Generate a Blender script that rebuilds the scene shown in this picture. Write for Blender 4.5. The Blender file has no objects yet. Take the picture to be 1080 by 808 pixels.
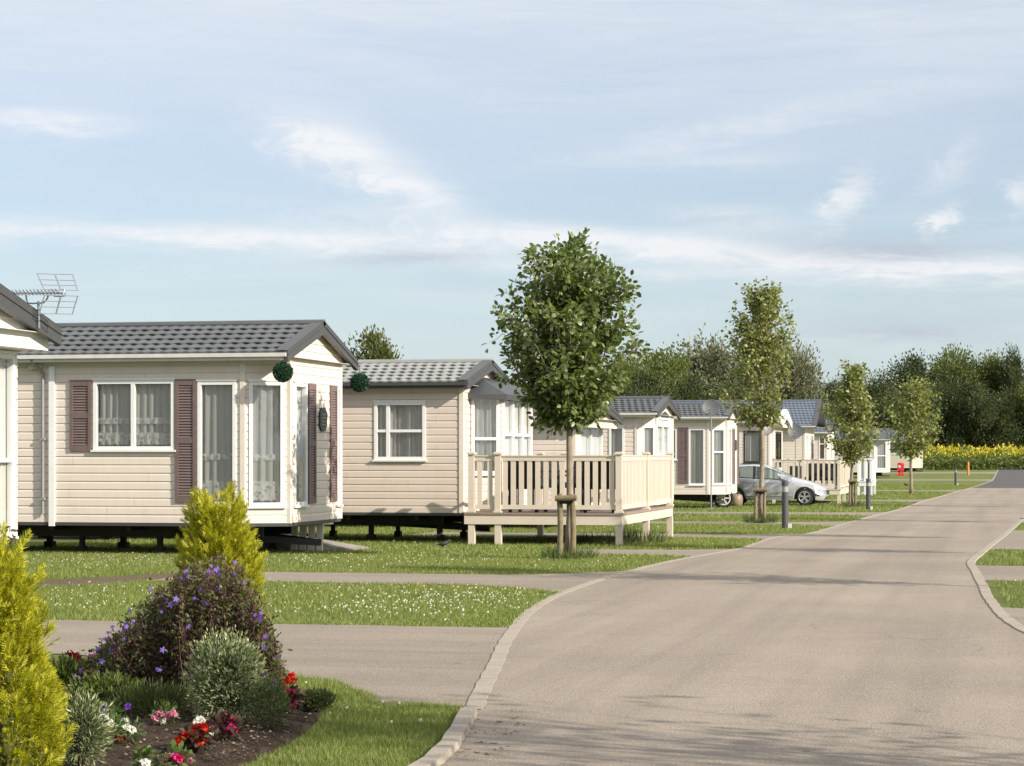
import bpy, math, random
import numpy as np
from mathutils import Vector, Matrix

random.seed(7)
RNG = np.random.default_rng(7)
scene = bpy.context.scene
COL = scene.collection

# ------------------------------------------------------------------ camera, sky, sun, exposure
F = 2400.0                      # focal length in photo pixels (photo 1080 x 808)
YAW = math.atan((1075 - 540) / F)
EYE = 1.5
HOR = 479.0
CA, SA = math.cos(YAW), math.sin(YAW)

cam_data = bpy.data.cameras.new("camera")
cam = bpy.data.objects.new("camera", cam_data)
COL.objects.link(cam)
cam.location = (0, 0, EYE)
cam.rotation_euler = (math.pi / 2, 0, YAW)
cam_data.sensor_width = 36
cam_data.lens = 36 * F / 1080
cam_data.shift_y = (HOR - 404) / 1080
cam_data.clip_start = 0.1
cam_data.clip_end = 5000
scene.camera = cam

SUN_EL = math.radians(27)
SUN_AZ = math.radians(-20)      # 0 = along +X (right), negative = towards the camera
SUN_DIR = Vector((math.cos(SUN_EL) * math.cos(SUN_AZ), math.cos(SUN_EL) * math.sin(SUN_AZ), math.sin(SUN_EL)))
SUN_STRENGTH = 4.3
SKY_STRENGTH = 0.094
EXPOSURE = 0.90

scene.view_settings.view_transform = 'Standard'
scene.view_settings.look = 'None'
scene.view_settings.exposure = EXPOSURE
scene.view_settings.gamma = 1.0
scene.view_settings.use_curve_mapping = False
scene.cycles.use_denoising = True
scene.cycles.max_bounces = 8
scene.cycles.transparent_max_bounces = 12

sun_data = bpy.data.lights.new("sun", 'SUN')
sun_data.energy = SUN_STRENGTH
sun_data.angle = math.radians(0.55)
sun_data.color = (1.0, 0.90, 0.77)
sun = bpy.data.objects.new("sun", sun_data)
COL.objects.link(sun)
sun.rotation_euler = SUN_DIR.to_track_quat('Z', 'Y').to_euler()


def az_el(px, py):
    """Compass direction (azimuth from +Y towards +X, elevation) of a point in the sky."""
    az = math.atan((px - 540) / F) - YAW
    el = math.atan((HOR - py) / F * math.cos(math.atan((px - 540) / F)))
    return az, el


class NT:
    def __init__(self, tree):
        self.t = tree

    def n(self, kind, **kw):
        nd = self.t.nodes.new(kind)
        for k, v in kw.items():
            if k.startswith('i_'):
                nd.inputs[k[2:].replace('_', ' ')].default_value = v
            else:
                setattr(nd, k, v)
        return nd

    def l(self, a, b):
        self.t.links.new(a, b)

    def m(self, op, a, b=None, c=None, clamp=False):
        nd = self.t.nodes.new('ShaderNodeMath')
        nd.operation = op
        nd.use_clamp = clamp
        for i, v in enumerate((a, b, c)):
            if v is None:
                continue
            if isinstance(v, (int, float)):
                nd.inputs[i].default_value = v
            else:
                self.l(v, nd.inputs[i])
        return nd.outputs[0]

    def mix(self, fac, a, b):
        nd = self.t.nodes.new('ShaderNodeMix')
        nd.data_type = 'RGBA'
        for sock, v in ((nd.inputs[0], fac), (nd.inputs[6], a), (nd.inputs[7], b)):
            if isinstance(v, (int, float)):
                sock.default_value = v
            elif isinstance(v, tuple):
                sock.default_value = (v[0], v[1], v[2], 1)
            else:
                self.l(v, sock)
        return nd.outputs[2]

    def ramp(self, fac, pts):
        nd = self.t.nodes.new('ShaderNodeValToRGB')
        cr = nd.color_ramp
        while len(cr.elements) < len(pts):
            cr.elements.new(0.5)
        for e, (p, c) in zip(cr.elements, pts):
            e.position = p
            e.color = (c, c, c, 1) if isinstance(c, (int, float)) else (c[0], c[1], c[2], 1)
        self.l(fac, nd.inputs[0])
        return nd.outputs[0]

    def noise(self, vec, scale, detail=4, rough=0.55, dist=0.0):
        nd = self.t.nodes.new('ShaderNodeTexNoise')
        nd.inputs['Scale'].default_value = scale
        nd.inputs['Detail'].default_value = detail
        nd.inputs['Roughness'].default_value = rough
        nd.inputs['Distortion'].default_value = dist
        if vec is not None:
            self.l(vec, nd.inputs['Vector'])
        return nd.outputs[0]


def build_world():
    w = bpy.data.worlds.new("World")
    scene.world = w
    w.use_nodes = True
    t = w.node_tree
    t.nodes.clear()
    q = NT(t)
    out = q.n('ShaderNodeOutputWorld')
    bg = q.n('ShaderNodeBackground')
    bg.inputs[1].default_value = SKY_STRENGTH
    q.l(bg.outputs[0], out.inputs[0])
    sky = q.n('ShaderNodeTexSky')
    sky.sky_type = 'NISHITA'
    sky.sun_disc = False
    sky.sun_elevation = SUN_EL
    sky.sun_rotation = math.atan2(SUN_DIR.x, SUN_DIR.y)
    sky.air_density = 1.0
    sky.dust_density = 0.6
    sky.ozone_density = 2.5
    tc = q.n('ShaderNodeTexCoord')
    sep = q.n('ShaderNodeSeparateXYZ')
    q.l(tc.outputs['Generated'], sep.inputs[0])
    az = q.m('ARCTAN2', sep.outputs[0], sep.outputs[1])
    el = q.m('ARCSINE', sep.outputs[2])
    cb = q.n('ShaderNodeCombineXYZ')
    q.l(az, cb.inputs[0])
    q.l(el, cb.inputs[1])

    def stretched(sx, sy, rot=0.0, off=(0, 0, 0)):
        mp = q.n('ShaderNodeMapping')
        mp.inputs['Scale'].default_value = (sx, sy, 1)
        mp.inputs['Rotation'].default_value = (0, 0, rot)
        mp.inputs['Location'].default_value = off
        q.l(cb.outputs[0], mp.inputs[0])
        return mp.outputs[0]

    n_big = q.noise(stretched(5, 40, 0.05), 1.0, 6, 0.6, 0.6)
    n_mid = q.noise(stretched(18, 110, 0.03, (3, 1, 0)), 1.0, 6, 0.62, 0.8)
    n_puff = q.noise(stretched(60, 110, -0.25, (7, 2, 0)), 1.0, 7, 0.62, 1.2)
    n_fine = q.noise(stretched(30, 320, 0.02, (1, 5, 0)), 1.0, 5, 0.6, 0.3)

    # warp so that cloud outlines are ragged
    waz = q.m('ADD', az, q.m('MULTIPLY', q.m('SUBTRACT', n_puff, 0.5), 0.035))
    wel = q.m('ADD', el, q.m('MULTIPLY', q.m('SUBTRACT', n_mid, 0.5), 0.014))

    def blob(px, py, rx, ry, rot=0.0, power=1.0):
        a0, e0 = az_el(px, py)
        dx = q.m('SUBTRACT', waz, a0)
        dy = q.m('SUBTRACT', wel, e0)
        c, s = math.cos(rot), math.sin(rot)
        u = q.m('DIVIDE', q.m('ADD', q.m('MULTIPLY', dx, c), q.m('MULTIPLY', dy, s)), rx / F)
        v = q.m('DIVIDE', q.m('SUBTRACT', q.m('MULTIPLY', dy, c), q.m('MULTIPLY', dx, s)), ry / F)
        r2 = q.m('ADD', q.m('MULTIPLY', u, u), q.m('MULTIPLY', v, v))
        return q.m('MULTIPLY', q.m('POWER', 2.71828, q.m('MULTIPLY', r2, -1.0)), power)

    def addup(socks):
        s = socks[0]
        for x in socks[1:]:
            s = q.m('ADD', s, x)
        return s

    white = addup([
        blob(230, 250, 450, 13, -0.015, 1.0), blob(720, 262, 330, 14, -0.10, 1.05), blob(1010, 282, 140, 10, -0.03, 1.1),
        blob(385, 172, 80, 28, -0.45, 1.05), blob(330, 150, 48, 22, -0.1, .7), blob(440, 203, 42, 12, -0.2, .9),
        blob(40, 128, 80, 11, 0.0, 1.1), blob(893, 212, 32, 14, 0.9, 1.0), blob(995, 232, 18, 10, 0.6, 1.0),
        blob(1078, 205, 14, 16, 0.3, 0.8), blob(800, 130, 200, 14, 0.18, 0.5), blob(760, 170, 90, 10, 0.05, 0.4),
        blob(1000, 175, 40, 16, 0.8, 0.4),
        blob(770, 228, 60, 12, -0.1, .45), blob(600, 280, 300, 10, -0.06, .4)])
    rag = q.ramp(n_mid, [(0.25, 0.45), (0.62, 1.15)])
    rag2 = q.ramp(n_puff, [(0.25, 0.55), (0.65, 1.1)])
    white = q.m('MULTIPLY', q.m('MULTIPLY', white, rag), rag2, clamp=True)
    # thin high cirrus veil that thickens upward
    veil_h = q.m('SMOOTH_MIN', q.m('MULTIPLY', q.m('MAXIMUM', q.m('SUBTRACT', el, 0.095), 0.0), 9.5), 0.92, 0.1)
    veil_n = q.ramp(n_big, [(0.30, 0.72), (0.60, 1.0)])
    fine_n = q.ramp(n_fine, [(0.3, 0.88), (0.7, 1.03)])
    veil = q.m('MULTIPLY', q.m('MULTIPLY', veil_h, veil_n), fine_n)
    patch = q.m('MULTIPLY', q.ramp(n_big, [(0.48, 0.0), (0.75, 0.5)]), fine_n)
    thin = q.m('MAXIMUM', veil, patch, clamp=True)
    grey = addup([blob(925, 264, 95, 12, -0.03, 1.1), blob(430, 272, 80, 8, 0.05, 0.8), blob(950, 350, 95, 13, 0.0, 0.9),
                  blob(760, 232, 40, 6, 0.0, 0.4)])
    grey = q.m('MULTIPLY', grey, q.ramp(n_mid, [(0.3, 0.5), (0.6, 1.0)]), clamp=True)

    hs = q.n('ShaderNodeHueSaturation')
    hs.inputs['Hue'].default_value = 0.518
    hs.inputs['Saturation'].default_value = 0.88
    hs.inputs['Value'].default_value = 0.80
    q.l(sky.outputs[0], hs.inputs['Color'])
    tint = q.n('ShaderNodeMix', data_type='RGBA', blend_type='MULTIPLY')
    tint.inputs[0].default_value = 1.0
    tint.inputs[7].default_value = (0.975, 0.99, 1.0, 1)
    q.l(hs.outputs[0], tint.inputs[6])
    low = q.m('MULTIPLY', q.m('POWER', 2.71828, q.m('MULTIPLY', q.m('MAXIMUM', el, 0.0), -12.0)), 0.95)
    col0 = q.mix(low, tint.outputs[2], (3.50, 4.05, 4.60))
    col = q.mix(q.m('MULTIPLY', thin, 0.85), col0, CLOUD_THIN)
    col = q.mix(q.m('MULTIPLY', white, 0.86), col, CLOUD_WHITE)
    col = q.mix(q.m('MULTIPLY', grey, 0.9), col, CLOUD_GREY)
    # unseen dome above the view, brightened as added soft fill light
    high = q.ramp(el, [(0.24, 0.0), (0.45, 0.85)])
    fill_n = q.ramp(q.noise(stretched(2.0, 3.0, 0, (4, 4, 0)), 1.0, 4), [(0.3, 0.55), (0.65, 1.0)])
    col = q.mix(q.m('MULTIPLY', high, fill_n), col, (6.6, 6.7, 6.8))
    q.l(col, bg.inputs[0])


CLOUD_THIN = (4.78, 5.1, 5.28)
CLOUD_WHITE = (5.3, 5.35, 5.45)
CLOUD_GREY = (2.95, 3.25, 3.8)
build_world()

# ------------------------------------------------------------------ terrain and projection helpers
GY = [-400, 30, 40, 47, 60, 78, 100, 137, 178, 230, 320, 3000]
GZ = [0, 0, -0.08, -0.15, -0.22, -0.33, -0.37, -0.39, -0.17, 0.15, 0.25, 0.25]


def g(y):
    return float(np.interp(y, GY, GZ))


def world(px, d):
    """Ground-plan position of the point that is seen in column px at depth d."""
    xc = (px - 540) / F * d
    return Vector((xc * CA - d * SA, xc * SA + d * CA))


def depth(x, y):
    return -x * SA + y * CA


def zat(py, d):
    return EYE + (HOR - py) * d / F


def G(px, py):
    """Ground point (x, y, z) under photo pixel px, py."""
    d = EYE * F / max(py - HOR, 3)
    for _ in range(40):
        p = world(px, d)
        d = 0.5 * d + 0.5 * (EYE - g(p.y)) * F / max(py - HOR, 3)
    p = world(px, d)
    return Vector((p.x, p.y, g(p.y)))


def ray_hit(px, p0, p1):
    """Point on the ground-plan line p0-p1 that is seen in column px; returns its distance from p0."""
    r = world(px, 1.0)
    e = Vector(p1) - Vector(p0)
    L = e.length
    e = e / L
    det = r.x * (-e.y) + e.x * r.y
    s = (-p0[0] * r.y + r.x * p0[1]) / (r.x * -e.y + e.x * r.y) if abs(det) > 1e-9 else 0
    # solve k*r = p0 + u*e
    u = (r.x * p0[1] - r.y * p0[0]) / (r.y * e.x - r.x * e.y)
    return u


# ------------------------------------------------------------------ materials
MATS = {}


def principled(name):
    m = bpy.data.materials.new(name)
    m.use_nodes = True
    t = m.node_tree
    q = NT(t)
    b = t.nodes['Principled BSDF']
    return m, q, b


def simple(name, col, rough=0.5, var=0.12, scale=6.0, bump=0.0, bscale=60.0, metal=0.0, spec=0.5, col2=None, coat=0.0):
    """Painted or raw surface with blotchy variation."""
    if name in MATS:
        return MATS[name]
    m, q, b = principled(name)
    tc = q.n('ShaderNodeTexCoord')
    n1 = q.noise(tc.outputs['Object'], scale, 5, 0.6)
    dark = col2 if col2 else tuple(c * (1 - var) for c in col)
    lite = tuple(min(1, c * (1 + var * 0.6)) for c in col)
    c = q.mix(q.ramp(n1, [(0.3, 0.0), (0.7, 1.0)]), dark, lite)
    q.l(c, b.inputs['Base Color'])
    b.inputs['Roughness'].default_value = rough
    b.inputs['Metallic'].default_value = metal
    b.inputs['Specular IOR Level'].default_value = spec
    b.inputs['Coat Weight'].default_value = coat
    b.inputs['Coat Roughness'].default_value = 0.05
    if bump > 0:
        n2 = q.noise(tc.outputs['Object'], bscale, 4, 0.6)
        bp = q.n('ShaderNodeBump')
        bp.inputs['Strength'].default_value = bump
        bp.inputs['Distance'].default_value = 0.01
        q.l(n2, bp.inputs['Height'])
        q.l(bp.outputs[0], b.inputs['Normal'])
    MATS[name] = m
    return m


def leafy(name, dark, lite, trans=0.35, rough=0.5, tip=None, spec=0.4):
    """Foliage whose colour differs from leaf to leaf, with light coming through."""
    if name in MATS:
        return MATS[name]
    m, q, b = principled(name)
    geo = q.n('ShaderNodeNewGeometry')
    pts = [(0.0, dark), (1.0, lite)]
    if tip:
        pts = [(0.0, dark), (0.8, lite), (1.0, tip)]
    c = q.ramp(geo.outputs['Random Per Island'], pts)
    q.l(c, b.inputs['Base Color'])
    b.inputs['Roughness'].default_value = rough
    b.inputs['Specular IOR Level'].default_value = spec
    tr = q.n('ShaderNodeBsdfTranslucent')
    tcx = q.n('ShaderNodeHueSaturation')
    tcx.inputs['Value'].default_value = 1.5
    tcx.inputs['Saturation'].default_value = 1.15
    q.l(c, tcx.inputs['Color'])
    q.l(tcx.outputs[0], tr.inputs[0])
    mx = q.n('ShaderNodeMixShader')
    mx.inputs[0].default_value = trans
    q.l(b.outputs[0], mx.inputs[1])
    q.l(tr.outputs[0], mx.inputs[2])
    q.l(mx.outputs[0], m.node_tree.nodes['Material Output'].inputs[0])
    MATS[name] = m
    return m


def glass_mat(name='window glass', tint=(0.93, 0.95, 0.95), gloss=0.10):
    if name in MATS:
        return MATS[name]
    m = bpy.data.materials.new(name)
    m.use_nodes = True
    t = m.node_tree
    t.nodes.clear()
    q = NT(t)
    out = q.n('ShaderNodeOutputMaterial')
    tr = q.n('ShaderNodeBsdfTransparent')
    tr.inputs[0].default_value = (*tint, 1)
    gl = q.n('ShaderNodeBsdfGlossy')
    gl.inputs['Roughness'].default_value = 0.02
    lw = q.n('ShaderNodeLayerWeight')
    lw.inputs[0].default_value = 0.35
    fac = q.m('ADD', q.m('MULTIPLY', lw.outputs['Fresnel'], 0.55), gloss, clamp=True)
    mx = q.n('ShaderNodeMixShader')
    q.l(fac, mx.inputs[0])
    q.l(tr.outputs[0], mx.inputs[1])
    q.l(gl.outputs[0], mx.inputs[2])
    q.l(mx.outputs[0], out.inputs[0])
    MATS[name] = m
    return m


def net_mat(name='net curtain', col=(0.8, 0.8, 0.78), dens=0.72, lace=False):
    if name in MATS:
        return MATS[name]
    m = bpy.data.materials.new(name)
    m.use_nodes = True
    t = m.node_tree
    t.nodes.clear()
    q = NT(t)
    out = q.n('ShaderNodeOutputMaterial')
    di = q.n('ShaderNodeBsdfDiffuse')
    di.inputs[0].default_value = (*col, 1)
    tl = q.n('ShaderNodeBsdfTranslucent')
    tl.inputs[0].default_value = (*col, 1)
    m1 = q.n('ShaderNodeMixShader')
    m1.inputs[0].default_value = 0.3
    q.l(di.outputs[0], m1.inputs[1])
    q.l(tl.outputs[0], m1.inputs[2])
    tr = q.n('ShaderNodeBsdfTransparent')
    m2 = q.n('ShaderNodeMixShader')
    if lace:
        tc = q.n('ShaderNodeTexCoord')
        vo = q.n('ShaderNodeTexVoronoi')
        vo.inputs['Scale'].default_value = 14
        q.l(tc.outputs['Object'], vo.inputs['Vector'])
        q.l(q.ramp(vo.outputs['Distance'], [(0.22, 0.08), (0.46, 0.75)]), m2.inputs[0])
    else:
        m2.inputs[0].default_value = dens
    q.l(tr.outputs[0], m2.inputs[1])
    q.l(m1.outputs[0], m2.inputs[2])
    q.l(m2.outputs[0], out.inputs[0])
    MATS[name] = m
    return m


def ground_mat(name, kind):
    if name in MATS:
        return MATS[name]
    m, q, b = principled(name)
    geo = q.n('ShaderNodeNewGeometry')
    P = geo.outputs['Position']
    b.inputs['Roughness'].default_value = 0.95
    b.inputs['Specular IOR Level'].default_value = 0.15
    if kind == 'grass':
        a = q.noise(P, 0.35, 5, 0.6)
        f = q.noise(P, 14.0, 5, 0.7)
        c = q.mix(q.ramp(a, [(0.3, 0.0), (0.7, 1.0)]), (0.108, 0.145, 0.034), (0.172, 0.202, 0.055))
        c = q.mix(q.m('MULTIPLY', q.ramp(f, [(0.35, 1.0), (0.6, 0.0)]), 0.45), c, (0.085, 0.105, 0.032))
        c = q.mix(q.m('MULTIPLY', q.ramp(q.noise(P, 1.7, 4, 0.6), [(0.55, 0.0), (0.75, 1.0)]), 0.45), c, (0.20, 0.19, 0.085))
        q.l(c, b.inputs['Base Color'])
        bh, bs, bd = q.noise(P, 30, 4, 0.7), 1.0, 0.05
    elif kind in ('road', 'drive', 'dark'):
        base = {'road': ((0.222, 0.190, 0.157), (0.292, 0.250, 0.206)),
                'drive': ((0.210, 0.180, 0.148), (0.275, 0.236, 0.194)),
                'dark': ((0.075, 0.075, 0.078), (0.11, 0.105, 0.10))}[kind]
        a = q.noise(P, 0.28, 6, 0.65)
        c = q.mix(q.ramp(a, [(0.32, 0.0), (0.68, 1.0)]), *base)
        # tyre polished tracks and scuffs running along the road
        mp = q.n('ShaderNodeMapping')
        mp.inputs['Scale'].default_value = (1.6, 0.045, 1) if kind == 'road' else (0.10, 2.0, 1)
        q.l(P, mp.inputs[0])
        tr = q.noise(mp.outputs[0], 1.0, 5, 0.6)
        c = q.mix(q.m('MULTIPLY', q.ramp(tr, [(0.42, 0.0), (0.66, 1.0)]), 0.48), c, tuple(x * 0.72 for x in base[0]))
        st = q.noise(P, 0.9, 6, 0.7, 0.5)
        c = q.mix(q.m('MULTIPLY', q.ramp(st, [(0.58, 0.0), (0.70, 1.0)]), 0.22), c, tuple(x * 0.6 for x in base[0]))
        # long meandering hairline cracks and a few sealed seams
        vc = q.n('ShaderNodeTexVoronoi', feature='DISTANCE_TO_EDGE')
        vc.inputs['Scale'].default_value = 0.16
        wv = q.n('ShaderNodeVectorMath', operation='ADD')
        q.l(P, wv.inputs[0])
        nz = q.n('ShaderNodeTexNoise')
        nz.inputs['Scale'].default_value = 1.1
        nz.inputs['Detail'].default_value = 6
        q.l(P, nz.inputs['Vector'])
        q.l(nz.outputs['Color'], wv.inputs[1])
        q.l(wv.outputs[0], vc.inputs['Vector'])
        crack = q.m('MULTIPLY', q.ramp(vc.outputs['Distance'], [(0.0015, 1.0), (0.005, 0.0)]), q.ramp(q.noise(P, .35, 3), [(0.5, 0.0), (0.6, 0.28)]))
        c = q.mix(crack, c, tuple(x * 0.4 for x in base[0]))
        # stone chippings
        vo = q.n('ShaderNodeTexVoronoi')
        vo.inputs['Scale'].default_value = 75
        q.l(P, vo.inputs['Vector'])
        sp = q.n('ShaderNodeSeparateColor')
        q.l(vo.outputs['Color'], sp.inputs[0])
        c = q.mix(q.m('MULTIPLY', q.ramp(sp.outputs[0], [(0.55, 0.0), (1.0, 1.0)]), 0.24), c, tuple(min(1, x * 1.55) for x in base[1]))
        c = q.mix(q.m('MULTIPLY', q.ramp(sp.outputs[1], [(0.65, 0.0), (1.0, 1.0)]), 0.30), c, tuple(x * 0.42 for x in base[0]))
        # odd loose debris, oil spots
        v2 = q.n('ShaderNodeTexVoronoi')
        v2.inputs['Scale'].default_value = 1.3
        q.l(P, v2.inputs['Vector'])
        c = q.mix(q.m('MULTIPLY', q.ramp(v2.outputs['Distance'], [(0.022, 1.0), (0.045, 0.0)]), 0.65), c, (0.05, 0.045, 0.04))
        q.l(c, b.inputs['Base Color'])
        b.inputs['Roughness'].default_value = 0.85
        bh, bs, bd = vo.outputs['Distance'], 0.5, 0.006
    elif kind == 'kerb':
        a = q.noise(P, 2.5, 5, 0.65)
        c = q.mix(q.ramp(a, [(0.3, 0.0), (0.7, 1.0)]), (0.275, 0.242, 0.202), (0.335, 0.296, 0.248))
        f = q.noise(P, 45, 3, 0.6)
        c = q.mix(q.m('MULTIPLY', q.ramp(f, [(0.3, 1.0), (0.5, 0.0)]), 0.35), c, (0.16, 0.145, 0.125))
        # joints between kerb stones
        sx = q.n('ShaderNodeSeparateXYZ')
        q.l(P, sx.inputs[0])
        fr = q.m('FRACT', q.m('MULTIPLY', sx.outputs[1], 1.09))
        c = q.mix(q.m('LESS_THAN', fr, 0.016), c, (0.16, 0.143, 0.118))
        q.l(c, b.inputs['Base Color'])
        bh, bs, bd = f, 0.5, 0.01
    else:   # soil
        a = q.noise(P, 6, 6, 0.7)
        c = q.mix(q.ramp(a, [(0.35, 0.0), (0.65, 1.0)]), (0.030, 0.021, 0.015), (0.085, 0.060, 0.042))
        vo = q.n('ShaderNodeTexVoronoi')
        vo.inputs['Scale'].default_value = 26
        q.l(P, vo.inputs['Vector'])
        c = q.mix(q.m('MULTIPLY', q.ramp(vo.outputs['Distance'], [(0.12, 1.0), (0.2, 0.0)]), 0.5), c, (0.19, 0.145, 0.105))
        if kind == 'bare':
            c = q.mix(0.62, c, (0.19, 0.15, 0.10))
        q.l(c, b.inputs['Base Color'])
        bh, bs, bd = q.noise(P, 35, 5, 0.7), 1.0, 0.04
    bp = q.n('ShaderNodeBump')
    bp.inputs['Strength'].default_value = bs
    bp.inputs['Distance'].default_value = bd
    q.l(bh, bp.inputs['Height'])
    q.l(bp.outputs[0], b.inputs['Normal'])
    MATS[name] = m
    return m


BOARD = 0.125


def siding_mat(name, col, dirt=0.25):
    """Cladding: cream boards, faint rain streaks and grime."""
    if name in MATS:
        return MATS[name]
    m, q, b = principled(name)
    tc = q.n('ShaderNodeTexCoord')
    mp = q.n('ShaderNodeMapping')
    mp.inputs['Scale'].default_value = (3.0, 3.0, 0.35)
    q.l(tc.outputs['Object'], mp.inputs[0])
    st = q.noise(mp.outputs[0], 2.0, 6, 0.65)
    bl = q.noise(tc.outputs['Object'], 0.8, 5, 0.6)
    c = q.mix(q.m('MULTIPLY', q.ramp(st, [(0.45, 0.0), (0.75, 1.0)]), dirt), col, tuple(x * y for x, y in zip(col, (0.72, 0.68, 0.60))))
    c = q.mix(q.m('MULTIPLY', q.ramp(bl, [(0.35, 0.0), (0.7, 1.0)]), 0.18), c, tuple(x * 0.86 for x in col))
    # every board has its own slight tone, with butt joints along its length
    sx = q.n('ShaderNodeSeparateXYZ')
    q.l(tc.outputs['Object'], sx.inputs[0])
    row = q.m('FLOOR', q.m('DIVIDE', sx.outputs[2], BOARD))
    wn = q.n('ShaderNodeTexWhiteNoise', noise_dimensions='1D')
    q.l(row, wn.inputs['W'])
    along = q.m('ADD', q.m('DIVIDE', q.m('ADD', sx.outputs[0], sx.outputs[1]), 3.8), q.m('MULTIPLY', wn.outputs['Value'], 5.0))
    wn2 = q.n('ShaderNodeTexWhiteNoise', noise_dimensions='2D')
    cbx = q.n('ShaderNodeCombineXYZ')
    q.l(row, cbx.inputs[0])
    q.l(q.m('FLOOR', along), cbx.inputs[1])
    q.l(cbx.outputs[0], wn2.inputs['Vector'])
    c = q.mix(q.m('MULTIPLY', wn2.outputs['Value'], 0.22), c, tuple(x * 0.84 for x in col))
    c = q.mix(q.m('MULTIPLY', q.m('LESS_THAN', q.m('FRACT', along), 0.0022), 0.55), c, tuple(x * 0.4 for x in col))
    # green grime in blotches
    gr = q.noise(tc.outputs['Object'], 2.6, 7, 0.72)
    c = q.mix(q.m('MULTIPLY', q.ramp(gr, [(0.54, 0.0), (0.72, 1.0)]), 0.30), c, tuple(x * y for x, y in zip(col, (0.62, 0.62, 0.55))))
    q.l(c, b.inputs['Base Color'])
    b.inputs['Roughness'].default_value = 0.45
    MATS[name] = m
    return m


def roof_mat(name, col):
    if name in MATS:
        return MATS[name]
    m, q, b = principled(name)
    tc = q.n('ShaderNodeTexCoord')
    a = q.noise(tc.outputs['Object'], 1.2, 5, 0.65)
    f = q.noise(tc.outputs['Object'], 40, 3, 0.7)
    c = q.mix(q.ramp(a, [(0.3, 0.0), (0.7, 1.0)]), tuple(x * 0.82 for x in col), tuple(x * 1.12 for x in col))
    c = q.mix(q.m('MULTIPLY', q.ramp(f, [(0.45, 0.0), (0.7, 1.0)]), 0.35), c, tuple(x * 0.55 for x in col))
    q.l(c, b.inputs['Base Color'])
    b.inputs['Roughness'].default_value = 0.6
    MATS[name] = m
    return m


CREAM = siding_mat('cream cladding', (0.65, 0.578, 0.515))
CREAM_B = siding_mat('pinkish cream cladding', (0.58, 0.505, 0.44), 0.2)
PALE = siding_mat('pale cladding', (0.58, 0.55, 0.50))
GREENISH = siding_mat('sage cream cladding', (0.50, 0.48, 0.37))
CREAM_TRIM = simple('cream trim', (0.65, 0.58, 0.51), 0.4, 0.06)
UPVC = simple('white upvc', (0.71, 0.71, 0.71), 0.3, 0.05)
WHITE_PANEL = simple('white panel', (0.68, 0.65, 0.60), 0.4, 0.06)
ROOF_GREY = roof_mat('dark grey tile sheet', (0.082, 0.088, 0.094))
ROOF_PALE = roof_mat('pale grey tile sheet', (0.25, 0.26, 0.25))
ROOF_BLUE = roof_mat('blue grey tile sheet', (0.10, 0.125, 0.165))
TRIM_GREY = simple('dark grey trim', (0.052, 0.052, 0.054), 0.45, 0.1)
MAUVE = simple('mauve shutter plastic', (0.142, 0.100, 0.095), 0.5, 0.12)
BLACKISH = simple('black painted steel', (0.018, 0.016, 0.015), 0.6, 0.3)
DARKWIN = simple('anthracite frame', (0.03, 0.03, 0.033), 0.4, 0.1)
DECK_CREAM = simple('cream plastic decking', (0.585, 0.515, 0.43), 0.4, 0.06, 3)
DECK_TOP = simple('brown deck boards', (0.27, 0.20, 0.165), 0.7, 0.2, 8)
GUTTER = simple('grey white gutter', (0.55, 0.54, 0.52), 0.4, 0.1)
STEEL = simple('galvanised steel', (0.32, 0.33, 0.34), 0.4, 0.15, metal=0.6)
ALU = simple('aluminium rod', (0.25, 0.27, 0.30), 0.4, 0.1, metal=0.5)
GLASS = glass_mat()
NET = net_mat('net curtain', (0.84, 0.84, 0.82), 0.80)
LACE = net_mat('lace hem', (0.85, 0.85, 0.83), lace=True)
DRAPE = net_mat('light drape', (0.74, 0.73, 0.71), 0.97)
BROWN_DRAPE = simple('brown blind', (0.36, 0.20, 0.10), 0.8, 0.1)
TIMBER = simple('weathered post timber', (0.175, 0.145, 0.085), 0.85, 0.3, 10, 0.6, 40)
BARK = simple('smooth grey bark', (0.235, 0.195, 0.145), 0.85, 0.35, 9, 0.8, 30)
RUBBER = simple('black rubber', (0.015, 0.015, 0.016), 0.8, 0.2)
GRASS = ground_mat('mown grass', 'grass')
ROAD = ground_mat('weathered tarmac', 'road')
DRIVE = ground_mat('driveway tarmac', 'drive')
DARKROAD = ground_mat('darker tarmac', 'dark')
KERB = ground_mat('concrete kerb', 'kerb')
SOIL = ground_mat('bed soil', 'soil')
BARE = ground_mat('bare trodden soil', 'bare')


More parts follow.
